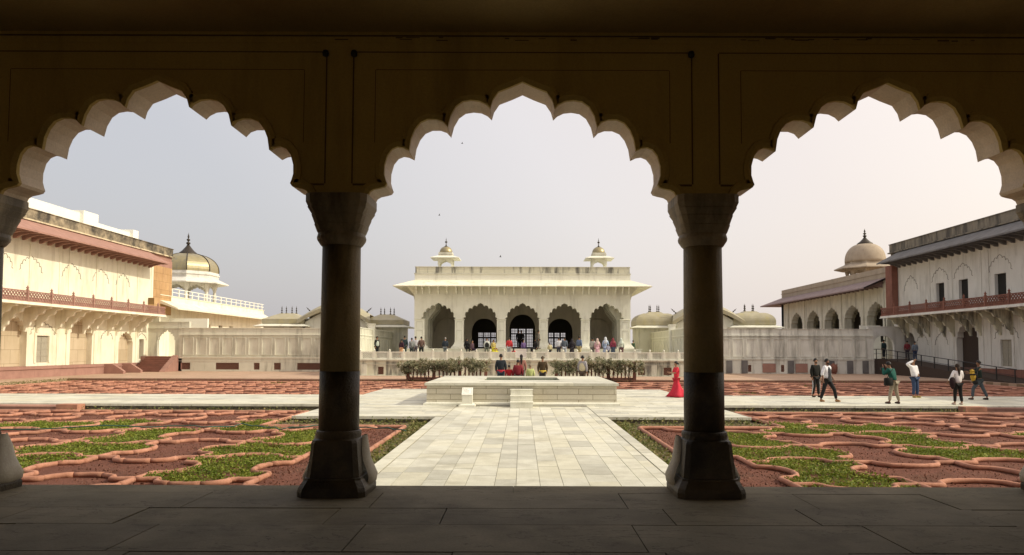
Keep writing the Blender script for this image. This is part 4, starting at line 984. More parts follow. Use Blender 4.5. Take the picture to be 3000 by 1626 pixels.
# ramp on the right with iron railing
rp = empty('ramp', (33.4, 58, 0), 'dark access ramp rising along the right range to the arched gateway', 'ramp')
RZ = lambda y: max(0.02, min(1.38, (y-48.6)/(66.6-48.6)*1.38 if y < 58 else .72 + (y-58)/(66.6-58)*.66))
m = MB(); ys_ = [48.6, 50, 52, 54, 56, 58, 60, 62, 64, 66.6, 68.6]
m.loft([[(32.4, y, RZ(y)), (34.85, y, RZ(y)), (34.85, y, -.0), (32.4, y, -.0)] for y in ys_]); m.build('deck', M['darkwood_shade'], rp)
ri = empty('ramp_railing', (32.5, 58, 0), 'thin dark iron railing along the access ramp on the right', 'railing')
pts = [(32.45, y, RZ(y)+.88) for y in ys_]; m = MB(); m.tube(pts, .032, 6); m.tube([(a, b, c-.42) for a, b, c in pts], .018, 5); m.build('handrail', M['iron'], ri)
y = 48.8
while y < 68: m = MB(); m.box(32.42, 32.48, y-.03, y+.03, RZ(y), RZ(y)+.87); m.build('post', M['iron'], ri); y += 1.9

# ------------------------------------------------------------------ big domed kiosks
def big_dome(cx, cy, Rr, z_base, z_top, z_fin, ch_r, ch_z, lb, mat, ribs, zfloor, rimmat):
    k = empty('domed_kiosk', (cx, cy, zfloor), lb, 'domed kiosk')
    m = MB()
    n = 8; rot = PI/8
    prof = []
    hgt = z_top - z_base
    for q in range(0, 86, 7):
        a = R(q); prof.append((Rr*(math.cos(a)**.75)*(1+.03*math.sin(2*a)), z_base + hgt*math.sin(a)))
    m.lathe(prof, cx, cy, n if ribs else 32, not ribs, rot); d = m.build('dome', mat, k)
    if ribs:
        for j in range(n):
            m = MB(); a = rot + 2*PI*j/n; m.tube([(cx + (r+.02)*math.cos(a), cy + (r+.02)*math.sin(a), z) for r, z in prof], .06, 5); m.build('rib', M['finial'], d)
    zt = z_top; e = z_fin - z_top; c = Rr*(.33 if ribs else .40)
    m = MB(); m.lathe([(c, zt-.12), (c*.98, zt), (c*.6, zt+.14*e), (c*.3, zt+.3*e), (c*.12, zt+.42*e)], cx, cy, 16); m.build('lotus_cap', M['finial'], d)
    m = MB(); z = zt+.42*e; q = e*.58
    m.lathe([(.10, z), (.24, z+.10*q), (.24, z+.18*q), (.08, z+.26*q), (.08, z+.3*q), (.20, z+.38*q), (.20, z+.45*q), (.06, z+.52*q), (.06, z+.58*q), (.14, z+.65*q), (.05, z+.74*q), (.1, z+.8*q), (.03, z+.86*q), (.01, z+q)], cx, cy, 10); m.build('finial', M['finial'], d)
    m = MB(); m.lathe([(Rr*.99, z_base-1.15), (Rr*1.0, z_base-.45), (Rr*1.04, z_base-.40), (Rr*1.04, z_base-.28), (Rr*1.0, z_base-.26), (Rr*.99, z_base+.02)], cx, cy, n, False, rot); m.build('drum', rimmat, k)
    m = MB(); m.lathe([(Rr*.95, ch_z+.75), (ch_r, ch_z+.12), (ch_r, ch_z), (Rr*.92, ch_z+.35)], cx, cy, n, False, rot); m.build('eave', rimmat, k)
    for j in range(n):
        a = rot + 2*PI*j/n; r_ = Rr*.88
        m = MB(); m.lathe([(.26, zfloor), (.2, zfloor+.4), (.18, ch_z-.8), (.34, ch_z-.2), (.36, ch_z+.5)], cx + r_*math.cos(a), cy + r_*math.sin(a), 8); m.build('pillar', rimmat, k)
        a2 = a + 2*PI/n; p0 = Vector((cx + r_*math.cos(a), cy + r_*math.sin(a), 0)); p1 = Vector((cx + r_*math.cos(a2), cy + r_*math.sin(a2), 0)); Lw = (p1-p0).length; u = (p1-p0).normalized(); nn = Vector((-u.y, u.x, 0))
        lp = arch_pts(Lw/2, Lw/2/1.7, ch_z-1.0, ch_z-.1, ch_z-1.2)
        m = MB(); m.poly([[(0, ch_z-1.2)] + lp + [(Lw, ch_z-1.2), (Lw, ch_z+.45), (0, ch_z+.45)]], (lambda a_, b_, d_: tuple(p0 + u*a_ + nn*d_ + Vector((0, 0, b_)))), .12); m.build('arch', rimmat, k)
    m = MB(); m.lathe([(Rr*1.05, zfloor-.6), (Rr*1.05, zfloor)], cx, cy, n, False, rot); m.build('base', rimmat, k)
    return k
big_dome(-39.95, 88, 3.45, 11.2, 13.45, 16.0, 4.6, 9.75, 'large octagonal kiosk with a ribbed gilt dome rising behind the left range', M['gold'], True, 7.45, M['plaster_grey'])
big_dome(44.3, 95, 2.45, 13.5, 15.95, 17.9, 3.75, 12.55, 'kiosk with a round pinkish stone dome rising behind the right block', M['dome_stone'], False, 10.3, M['dome_stone'])

# ------------------------------------------------------------------ fences and shrubs
def fence(x0, x1, lb):
    f_ = empty('baluster_fence', ((x0+x1)/2, 52.7, -.28), lb, 'fence', 'low red baluster fences before the terrace')
    n = 3; w_ = (x1-x0)/n
    for i in range(n+1):
        x = x0+i*w_; m = MB(); m.box(x-.11, x+.11, 52.55, 52.77, -.28, 1.22); m.box(x-.13, x+.13, 52.53, 52.79, 1.221, 1.27); m.build('post', M['redstone_dark'], f_)
    for i in range(n):
        a, b = x0+i*w_+.11, x0+(i+1)*w_-.11
        m = MB(); m.box(a, b, 52.6, 52.72, .0, .14); m.build('rail', M['redstone_dark'], f_); m = MB(); m.box(a, b, 52.6, 52.72, 1.0, 1.10); m.build('rail', M['redstone_dark'], f_)
        k = 6
        for j in range(1, k):
            x = a+(b-a)*j/k; m = MB(); m.lathe([(.05, .141), (.035, .25), (.06, .33), (.055, .6), (.045, .85), (.06, .92), (.05, .999)], x, 52.66, 6); m.build('baluster', M['redstone_dark'], f_)
fence(-8.07, -2.55, 'low dark red baluster fence behind the bushes left of the group of visitors')
fence(2.45, 8.0, 'low dark red baluster fence behind the bushes right of the man in a brown jacket')
def shrub(x, y, hgt, wd, lb, seed):
    r_ = random.Random(seed); s_ = empty('rose_bush', (x, y, -.27), lb, 'bush', 'leafy bushes along the fences')
    st_ = MB(); tips = []
    for k in range(r_.randint(2, 4)):
        a = r_.uniform(0, 2*PI); b = Vector((x + .05*math.cos(a), y + .05*math.sin(a), -.3)); e = Vector((x + wd*.45*math.cos(a), y + .3*math.sin(a), hgt*r_.uniform(.45, .6)))
        mid = (b+e)/2 + Vector((.08*math.sin(a*3), 0, 0)); st_.tube([b, mid, e], [.026, .02, .012], 6); tips.append(e)
        for q in range(3):
            t2 = e + Vector((r_.uniform(-.4, .4)*wd, r_.uniform(-.3, .3), r_.uniform(.1, .4)*hgt)); st_.tube([e, t2], [.015, .007], 4); tips.append(t2)
    st_.build('stem', M['darkwood_shade'], s_)
    pts = []
    cl_ = [(x + r_.uniform(-.55, .55)*wd, y + r_.uniform(-.28, .28), hgt*r_.uniform(.36, .97), r_.uniform(.12, .24)) for _ in range(int(26*wd))] + [(t_.x, t_.y, min(t_.z, hgt*.92), .16) for t_ in tips]
    for cx, cy, cz, rr_ in cl_:
        for _ in range(48):
            d = Vector((r_.gauss(0, 1), r_.gauss(0, 1), r_.gauss(0, 1))).normalized()*rr_*r_.random()**.4; pts.append((cx+d.x, cy+d.y, cz+d.z*.85))
    leaf_mesh('foliage', M['leaf'], pts, .10, None, s_, 1)
for i, (x, hh, wd, lb) in enumerate([(-7.7, 1.2, 1.5, 'leafy bush at the left end of the left fence'), (-6.6, 1.3, 1.2, 'bush in the first bay of the left fence'), (-5.4, 1.28, 1.3, 'dense bush over the middle of the left fence'), (-4.35, 1.46, 1.2, 'tallest bush of the left fence with bare forked stems'), (-3.0, 1.3, 1.2, 'thin brownish bush at the right end of the left fence'),
                                   (2.95, 1.25, 1.2, 'bush at the left end of the right fence beside the man in a brown jacket'), (4.1, 1.3, 1.1, 'bush behind the man in a cream vest'), (5.2, 1.46, 1.2, 'tallest bush in the middle of the right fence'), (6.4, 1.3, 1.2, 'bush in the last bay of the right fence'), (7.7, 1.3, 1.4, 'yellowish bush at the right end of the right fence')]):
    shrub(x, 52.3, hh*1.06, wd*1.1, lb, 40+i)

# ------------------------------------------------------------------ people
def skin_mesh(name, V, E_, Rd, mat, parent, lvl=2, post=None):
    me = bpy.data.meshes.new(name); me.from_pydata(V, E_, []); o = bpy.data.objects.new(name, me); COL.objects.link(o)
    md = o.modifiers.new('s', 'SKIN'); md.use_smooth_shade = True
    sv = me.skin_vertices[0].data
    for i, r_ in enumerate(Rd): sv[i].radius = r_ if isinstance(r_, tuple) else (r_, r_); sv[i].use_root = (i == 0)
    sb = o.modifiers.new('u', 'SUBSURF'); sb.levels = lvl; sb.render_levels = lvl
    dg = bpy.context.evaluated_depsgraph_get(); nm = bpy.data.meshes.new_from_object(o.evaluated_get(dg))
    bpy.data.objects.remove(o); nm.materials.clear(); nm.materials.append(mat); nm.name = name
    if post: post(nm)
    nm.polygons.foreach_set('use_smooth', [True]*len(nm.polygons))
    ob = bpy.data.objects.new(name, nm); COL.objects.link(ob); ob.parent = parent; OFF[ob.name] = Vector(); return ob
def person(x, y, z, lb, heading=0, H=1.72, top=(.1,.1,.1), bottom=(.1,.1,.12), shoes=(.03,.03,.03), hair='short', lean=0, feet=((-.1, .0), (.1, .0)), arms=None, sleeves='long',
           skirt=None, seat=None, skin=SKIN, group=None, near=False, beard=False, scarf=None, vest=None, fat=1.06, hcol=None, knee=None, open_shirt=None, band=None, topz=0, tee=None, stripes=False):
    """heading 0 faces the camera (-Y); arms: ((elbow),(wrist)) offsets from each shoulder; seat: seat height"""
    k = H/1.75
    o = empty('person', (x, y, z), lb, 'person', group, heading); o.scale = (k, k, k); OFF[o.name] = Vector()
    hz = .93 if seat is None else seat + .10
    hip = Vector((0, 0, hz)); rt = Matrix.Rotation(lean, 3, 'X')
    def U(px, py, pz): return hip + rt @ Vector((px, py, pz))
    waist, chest, nb, neck, hl, hm, crown = U(0, 0, .16), U(0, 0, .36), U(0, 0, .52), U(0, -.01, .58), U(0, -.025, .635), U(0, -.015, .71), U(0, 0, .775)
    sh = [U(sx*.175, 0, .475) for sx in (-1, 1)]
    arms = arms or (((-.06, .02, -.27), (-.05, -.04, -.51)), ((.06, .02, -.27), (.05, -.04, -.51)))
    V = [hip, waist, chest, nb, neck, hl, hm, crown]; E_ = [(i, i+1) for i in range(7)]; Rd = [(.125, .095), (.11, .08), (.135, .095), (.07, .06), .05, (.06, .068), (.074, .09), (.055, .065)]
    TV = [hip + Vector((0, 0, -.03)), waist, chest, U(0, 0, .50)]; TE = [(0, 1), (1, 2), (2, 3)]; TR = [(.165*fat, .125*fat), (.15*fat, .115*fat), (.165*fat, .125*fat), (.075, .065)]
    SV = []; wrists = []
    for i, sx in enumerate((-1, 1)):
        e = sh[i] + Vector(arms[i][0]); w_ = sh[i] + Vector(arms[i][1]); wrists.append(w_)
        b = len(V); V += [sh[i], e, w_]; E_ += [(2, b), (b, b+1), (b+1, b+2)]; Rd += [.055, .04, .027]
        d = (w_ - e).normalized(); palm = w_ + d*.065; V.append(palm); Rd.append((.036, .02)); E_.append((b+2, b+3))
        if near:
            u = d.cross(Vector((0, 1, 0))); u = (u.normalized() if u.length > .1 else Vector((1, 0, 0)))
            for f_ in range(4):
                q = len(V); base = palm + u*(-.027+.018*f_); l_ = (.065, .075, .07, .055)[f_]
                V += [base + d*.015, base + d*(.02+l_*.5) + Vector((0, -.008, 0)), base + d*(.015+l_) + Vector((0, -.022, 0))]; Rd += [.009, .008, .007]; E_ += [(b+3, q), (q, q+1), (q+1, q+2)]
            q = len(V); V += [w_ + d*.03 + u*-.035, w_ + d*.075 + u*-.055]; Rd += [.010, .008]; E_ += [(b+2, q), (q, q+1)]
        else:
            V.append(palm + d*.07); Rd.append((.03, .012)); E_.append((b+3, b+4))
        b = len(TV); TV += [sh[i], e]; TR += [.078*fat, .062*fat]; TE += [(2, b), (b, b+1)]
        if sleeves == 'long': TV.append(w_ - d*.01); TR.append(.045); TE.append((b+1, b+2))
        elif sleeves == 'rolled': TV.append(e + d*.08); TR.append(.058); TE.append((b+1, b+2))
    BV = [hip + Vector((0, 0, .02))]; BE = []; BR = [(.145*fat, .115*fat)]; ank = []
    SHV = []
    for i, sx in enumerate((-1, 1)):
        hj = hip + Vector((sx*.085, 0, -.06)); fx, fy = feet[i]
        an = Vector((fx, fy, .085))
        if seat is None: kn = (hj+an)/2 + Vector((0, -.03 if knee is None else knee[i], .02))
        else: kn = Vector((sx*.11, -.44, seat+.06)); an = Vector((sx*.12, -.44, max(.085, seat-.36)))
        toe = an + Vector((sx*.02, -.16, -.045)); b = len(V); V += [hj, kn, an, toe]; E_ += [(0, b), (b, b+1), (b+1, b+2), (b+2, b+3)]; Rd += [.08, .055, .038, (.035, .025)]
        b = len(BV); BV += [hj, kn, an + Vector((0, 0, .03))]; BE += [(0, b), (b, b+1), (b+1, b+2)]; BR += [.10*fat, .078, .062]
        SHV.append((an + Vector((0, .05, -.04)), an + Vector((0, -.06, -.045)), toe + Vector((0, -.03, .0))))
    fwd = rt @ Vector((0, -1, 0)); upv = rt @ Vector((0, 0, 1))
    def face(nm):
        for v in nm.vertices:
            d = v.co - hm; f_ = d.dot(fwd); h_ = d.dot(upv); x_ = d.x
            if f_ > .03 and abs(h_) < .12:
                v.co += fwd*(.024*math.exp(-((x_/.016)**2 + ((h_+.015)/.022)**2)) + .010*math.exp(-((x_/.03)**2 + ((h_+.065)/.02)**2)) - .010*math.exp(-(((abs(x_)-.032)/.016)**2 + ((h_-.012)/.014)**2)))
            if abs(abs(x_)-.075) < .02 and abs(h_+.0) < .03 and abs(f_) < .025: v.co.x += math.copysign(.014, x_)
    skin_mesh('body', [tuple(v) for v in V], E_, Rd, skin, o, 2, face)
    if seat is None or not skirt: skin_mesh('trousers' if not skirt else 'leggings', [tuple(v) for v in BV], BE, BR, cloth(bottom), o, 1)
    skin_mesh('top', [tuple(v) for v in TV], TE, TR, cloth(top), o, 2 if near else 1)
    for a, b, c in SHV:
        skin_mesh('shoe', [tuple(a), tuple(b), tuple(c)], [(0, 1), (1, 2)], [(.045, .05), (.048, .045), (.04, .03)], cloth(shoes), o, 1)
    # hair shell
    hm_ = MB(); n1, n2 = 10, 16; rows = []
    ax, ay, az = .088, .104, .118; hc = hm + upv*.012 - fwd*.012
    for a in range(n1):
        th = (a/(n1-1))*PI*(.62 if hair != 'long' else .66); row = []
        for b in range(n2):
            ph = 2*PI*b/n2; fr = -math.sin(ph)          # ph=-90deg is front
            t2 = th*(1 - .40*max(0, fr)); r1 = 1.0
            loc = Vector((ax*r1*math.sin(t2)*math.cos(ph), ay*r1*math.sin(t2)*math.sin(ph), az*math.cos(t2))); row.append(tuple(hc + rt @ loc))
        rows.append(row)
    if hair in ('short', 'long', 'bun', 'cap'):
        hm_.loft(rows, True, False, True); hm_.build('hair' if hair != 'cap' else 'cap', hcol or HAIR, o)
    if hair == 'cap': q = MB(); q.loft([[tuple(hc + rt @ Vector((.07*math.cos(t_), -.08-.09*max(0, math.sin(t_)), .055))) for t_ in [PI*i/6 for i in range(7)]], [tuple(hc + rt @ Vector((.07*math.cos(t_), -.08-.09*max(0, math.sin(t_)), .045))) for t_ in [PI*i/6 for i in range(7)]]]); q.build('cap_peak', hcol or HAIR, o)
    if hair == 'long': q = MB(); q.loft([[tuple(c_ + Vector((r_*math.cos(2*PI*i/8), r_*.5*math.sin(2*PI*i/8), 0))) for i in range(8)] for c_, r_ in ((hc - fwd*.06, .075), (hc - fwd*.085 - upv*.12, .07), (hc - fwd*.11 - upv*.28, .05), (hc - fwd*.10 - upv*.42, .02))], sm=True); q.build('hair', hcol or HAIR, o)
    if hair == 'bun': q = MB(); c_ = hc - fwd*.11 - upv*.02; q.lathe([(.001, c_.z-.045), (.04, c_.z-.025), (.05, c_.z), (.04, c_.z+.025), (.001, c_.z+.045)], c_.x, c_.y, 10); q.build('hair_bun', HAIR, o)
    if beard:
        q = MB(); rows = []
        for a in range(5):
            t_ = a/4; rows.append([tuple(hl + fwd*(.045+.030*math.sin(PI*t_)) + upv*(.045-.10*t_) + fwd*(-.055)*abs(i/4-1)**2 + Vector((.068*(i/4-1)*(1-.35*t_), 0, 0))) for i in range(9)])
        q.loft(rows, close=False, caps=False, sm=True); q.build('beard', HAIR, o)
    if scarf:
        q = MB(); rows = []
        for a, (tz, rr_, ry) in enumerate(((.14, .02, .02), (.12, .07, .08), (.05, .108, .12), (-.05, .11, .12), (-.12, .12, .115), (-.19, .19, .13), (-.30, .21, .15), (-.42, .20, .15))):
            rows.append([tuple(hm + upv*tz + rt @ Vector((rr_*math.cos(2*PI*i/14), ry*math.sin(2*PI*i/14) + (.06 if (-.16 < tz < .08 and math.sin(2*PI*i/14) < -.75) else 0), 0))) for i in range(14)])
        q.loft(rows, True, True, True); q.build('headscarf', cloth(scarf), o)
    if skirt:
        col_, hem, rad, sway = skirt; q = MB(); rows = []; z0 = hz + .05; ex = 1.9 if rad > .4 else 1.2
        for a in range(8):
            t_ = a/7; r0_ = .128 if rad > .4 else .15*fat; r_ = r0_ + (rad-r0_)*t_**ex
            rows.append([(r_*(1+(.07+.17*(skirt[2] > .4))*t_*math.sin(i*5*2*PI/30+a*.5)+.06*t_*math.sin(i*2*PI/30*2+1))*math.cos(2*PI*i/30) + sway*t_**2, r_*(.8+.2*t_)*(1+(.07+.17*(skirt[2] > .4))*t_*math.sin(i*5*2*PI/30+a*.5)+.06*t_*math.sin(i*2*PI/30*2+1))*math.sin(2*PI*i/30) - (.25*t_ if seat else 0), z0 + (hem - z0)*t_) for i in range(30)])
        q.loft(rows, True, True, True); q.build('skirt', cloth(col_), o)
    if vest:
        skin_mesh('vest', [tuple(v) for v in TV[:4]], TE[:3], [(r_[0]*1.12, r_[1]*1.15) for r_ in TR[:3]] + [(.11, .08)], cloth(vest), o, 2)
    if open_shirt:
        q = MB()
        for sx in (-1, 1):
            ring = lambda zz, w0, w1, dd: [tuple(U(sx*(w0 + (w1-w0)*i/5), -dd*math.cos(i/5*PI/2) - .012, zz)) for i in range(6)]
            q.loft([ring(.50, .05, .15, .09), ring(.36, .055, .175, .15), ring(.16, .07, .19, .165), ring(-.08, .09, .215, .17)], close=False, caps=False, sm=True)
            rb_ = lambda zz, dd: [tuple(U(sx*.205*math.cos(i/5*PI/2), dd*math.sin(i/5*PI/2), zz)) for i in range(6)]
            q.loft([rb_(.48, .10), rb_(.36, .14), rb_(.16, .155), rb_(-.08, .165)], close=False, caps=False, sm=True)
        q.build('open_shirt', cloth(open_shirt), o)
    if tee:
        q = MB(); ring = lambda zz, w_, dd: [tuple(U(w_*math.sin((i/6-.5)*PI*.9), -dd*math.cos((i/6-.5)*PI*.9)-.004, zz)) for i in range(7)]
        q.loft([ring(.49, .05, .09), ring(.38, .085, .185), ring(.25, .085, .19), ring(.10, .09, .195), ring(-.10, .10, .19)], close=False, caps=False, sm=True); q.build('tee_shirt', cloth(tee), o)
    if stripes:
        for i, sx in enumerate((-1, 1)):
            kn, an = BV[2+3*i] + Vector((sx*.075, -.02, 0)), BV[3+3*i] + Vector((sx*.06, 0, 0)); q = MB(); q.tube([tuple(BV[1+3*i] + Vector((sx*.105, -.02, -.02))), tuple(kn), tuple(an)], .016, 6); q.build('trouser_stripe', cloth((.7,.7,.7)), o)
    if band:
        q = MB(); q.lathe([(.17*fat, hz-.06), (.185*fat, hz-.03), (.185*fat, hz+.03), (.17*fat, hz+.06)], 0, 0, 20); ob = q.build('hem_band', cloth(band), o); ob.scale = (1, .78, 1)
    return o, wrists
UP = R(180)
# visitors on the walkway, right
person(13.35, 33.7, 0, 'bearded man in black sweatshirt and black track trousers with white side stripes', R(20), 1.75, (.008,.008,.006), (.012,.012,.012), (.02,.02,.02), near=True, beard=True, stripes=True, feet=((-.13, .05), (.12, -.03)), fat=1.08)
person(12.62, 30.67, 0, 'bearded man striding in open white shirt over grey tee, black trousers and tan boots', R(35), 1.77, (.78,.78,.82), (.012,.012,.013), (.42,.22,.08), near=True, beard=True, tee=(.09,.095,.10), sleeves='rolled', feet=((-.22, .16), (.27, -.22)), arms=(((-.09, .05, -.27), (-.10, .0, -.50)), ((.08, .04, -.27), (.14, -.08, -.48))), knee=(-.02, -.10), skin=SKIN2, fat=1.06)
TEE = None
person(14.85, 29.6, 0, 'man in dark green sweater and khaki trousers leaning to take a picture', R(215), 1.70, (.008,.085,.065), (.30,.26,.19), (.05,.03,.025), near=True, lean=R(17), feet=((-.16, .10), (.20, -.10)), arms=(((-.12, -.14, -.20), (.06, -.22, .10)), ((.12, -.14, -.20), (-.04, -.24, .10))), fat=1.1, skin=SKIN2)
person(17.74, 33.5, 0, 'man in white shirt and blue jeans shading his face with one raised hand', R(25), 1.74, (.82,.80,.82), (.035,.06,.125), (.45,.36,.10), near=True, feet=((-.09, .02), (.11, -.03)), arms=(((-.30, -.04, .12), (.03, -.13, .27)), ((.16, .06, -.20), (.04, -.08, -.36))), fat=1.08, lean=R(-7))
person(17.13, 29.15, 0, 'woman seen from behind in white top and black trousers with long brown hair', R(185), 1.60, (.80,.77,.76), (.010,.010,.010), (.55,.42,.36), hair='long', near=True, feet=((-.14, .03), (.14, -.03)), arms=(((-.10, -.08, -.24), (-.02, -.22, -.36)), ((.13, .02, -.24), (.19, -.08, -.40))), hcol=plain('brown_hair', (.03,.018,.012)))
o_, w_ = person(19.85, 32.2, 0, 'person in dark green top and grey jeans striding left with a yellow bag', R(250), 1.70, (.012,.025,.02), (.07,.085,.10), (.02,.02,.02), near=True, feet=((-.10, .32), (.12, -.30)), arms=(((-.08, -.18, -.20), (-.10, -.38, -.18)), ((.08, -.18, -.20), (.02, -.40, -.22))), knee=(.0, -.12), skin=SKIN2)
b = empty('bag', (19.42, 31.9, .8), 'yellow and black bag carried by the striding person', 'bag'); m = MB(); m.lathe([(.02, .80), (.07, .83), (.10, .93), (.12, 1.03), (.07, 1.08)], 19.44, 31.95, 7, False); m.lathe([(.12, 1.13), (.09, 1.20), (.11, 1.26), (.02, 1.33)], 19.40, 31.95, 6, False); m.build('pouch', cloth((.42,.26,.03)), b)
m = MB(); m.lathe([(.105, 1.08), (.13, 1.09), (.13, 1.13), (.115, 1.14)], 19.44, 31.95, 12); m.tube([(19.52, 31.9, .85), (19.58, 31.9, 1.0), (19.68, 32.05, 1.38)], .03, 5); m.lathe([(.02, .66), (.09, .69), (.11, .78), (.07, .84)], 19.50, 31.9, 10); m.build('strap', cloth((.012,.012,.012)), b)
c_ = empty('camera_device', (14.62, 29.95, 1.35), 'black camera held up by the man in a dark green sweater', 'camera'); m = MB(); m.box(14.53, 14.68, 29.98, 30.06, 1.33, 1.43); m.build('body', M['iron'], c_); m = MB(); m.rects([(.04, .05, 1.34), (.04, .05, 1.42)], 14.60, 30.10); m.build('lens', M['iron'], c_)
b = empty('shoulder_bag', (14.58, 29.45, .9), 'black shoulder bag hanging beside the man in a dark green sweater', 'bag'); m = MB(); m.rects([(.13, .05, .72), (.15, .07, .76), (.15, .07, 1.0), (.12, .05, 1.04)], 14.55, 29.45, True); m.build('pouch', cloth((.01,.01,.008)), b); m = MB(); m.tube([(14.48, 29.45, 1.0), (14.62, 29.42, 1.25), (14.80, 29.52, 1.42)], .012, 5); m.build('strap', cloth((.01,.01,.008)), b)
j_ = MB(); j_.loft([[(16.88+.10*math.cos(2*PI*i/10)*r_, 29.08+.07*math.sin(2*PI*i/10)*r_, z_) for i in range(10)] for r_, z_ in ((.3, .62), (1.0, .72), (1.25, .88), (1.1, 1.02), (.5, 1.08))], sm=True); tag(j_.build('folded_jacket', cloth((.02,.008,.01))), 'dark folded jacket over the arm of the woman in the white top', 'jacket')
person(6.98, 33.5, 0, 'woman in flowing pink-red gown with bare arms walking beside the column', R(-80), 1.60, (.62,.035,.06), (.5,.03,.05), (.1,.02,.02), hair='bun', near=True, sleeves='short', skirt=((.55,.03,.055), .03, .50, .10), arms=(((.02, -.12, -.22), (.04, -.28, -.20)), ((.03, -.12, -.22), (.0, -.30, -.22))))
# visitors behind the fountain platform
person(-1.08, 38.5, 0, 'man in dark blue jacket and jeans standing tallest in the group behind the platform', UP, 1.88, (.02,.026,.034), (.022,.035,.055), fat=1.15, band=(.45,.03,.05))
person(-.62, 36.2, .42, 'child in red top with dark hair sitting behind the platform edge', UP, 1.22, (.33,.012,.018), (.05,.05,.05), seat=.42, hair='short')
person(-.18, 36.15, .38, 'woman in maroon hooded sweater sitting behind the platform edge', UP, 1.62, (.19,.02,.028), (.05,.05,.05), seat=.42, hair='short', fat=1.25)
person(-.02, 37.6, .2, 'woman with long dark hair in the middle of the group behind the platform', UP, 1.66, (.30,.14,.11), (.05,.05,.05), hair='long')
person(.42, 36.2, .38, 'child in pale green jacket sitting behind the platform edge', UP, 1.34, (.50,.55,.22), (.08,.10,.05), seat=.42, hair='short', fat=1.1, hcol=plain('light_scarf', (.25,.2,.14)))
person(1.13, 40.2, 0, 'man in brown and black jacket with a yellow band at the hem, seen from behind', UP, 1.76, (.065,.042,.02), (.03,.025,.025), fat=1.15, band=(.62,.45,.08), hcol=plain('olive_cap', (.10,.075,.05)))
person(3.28, 40.0, 0, 'bearded man in cream padded vest over a checked shirt standing by the right bushes', R(150), 1.80, (.33,.31,.33), (.10,.07,.05), fat=1.12, vest=(.60,.53,.36), beard=True)
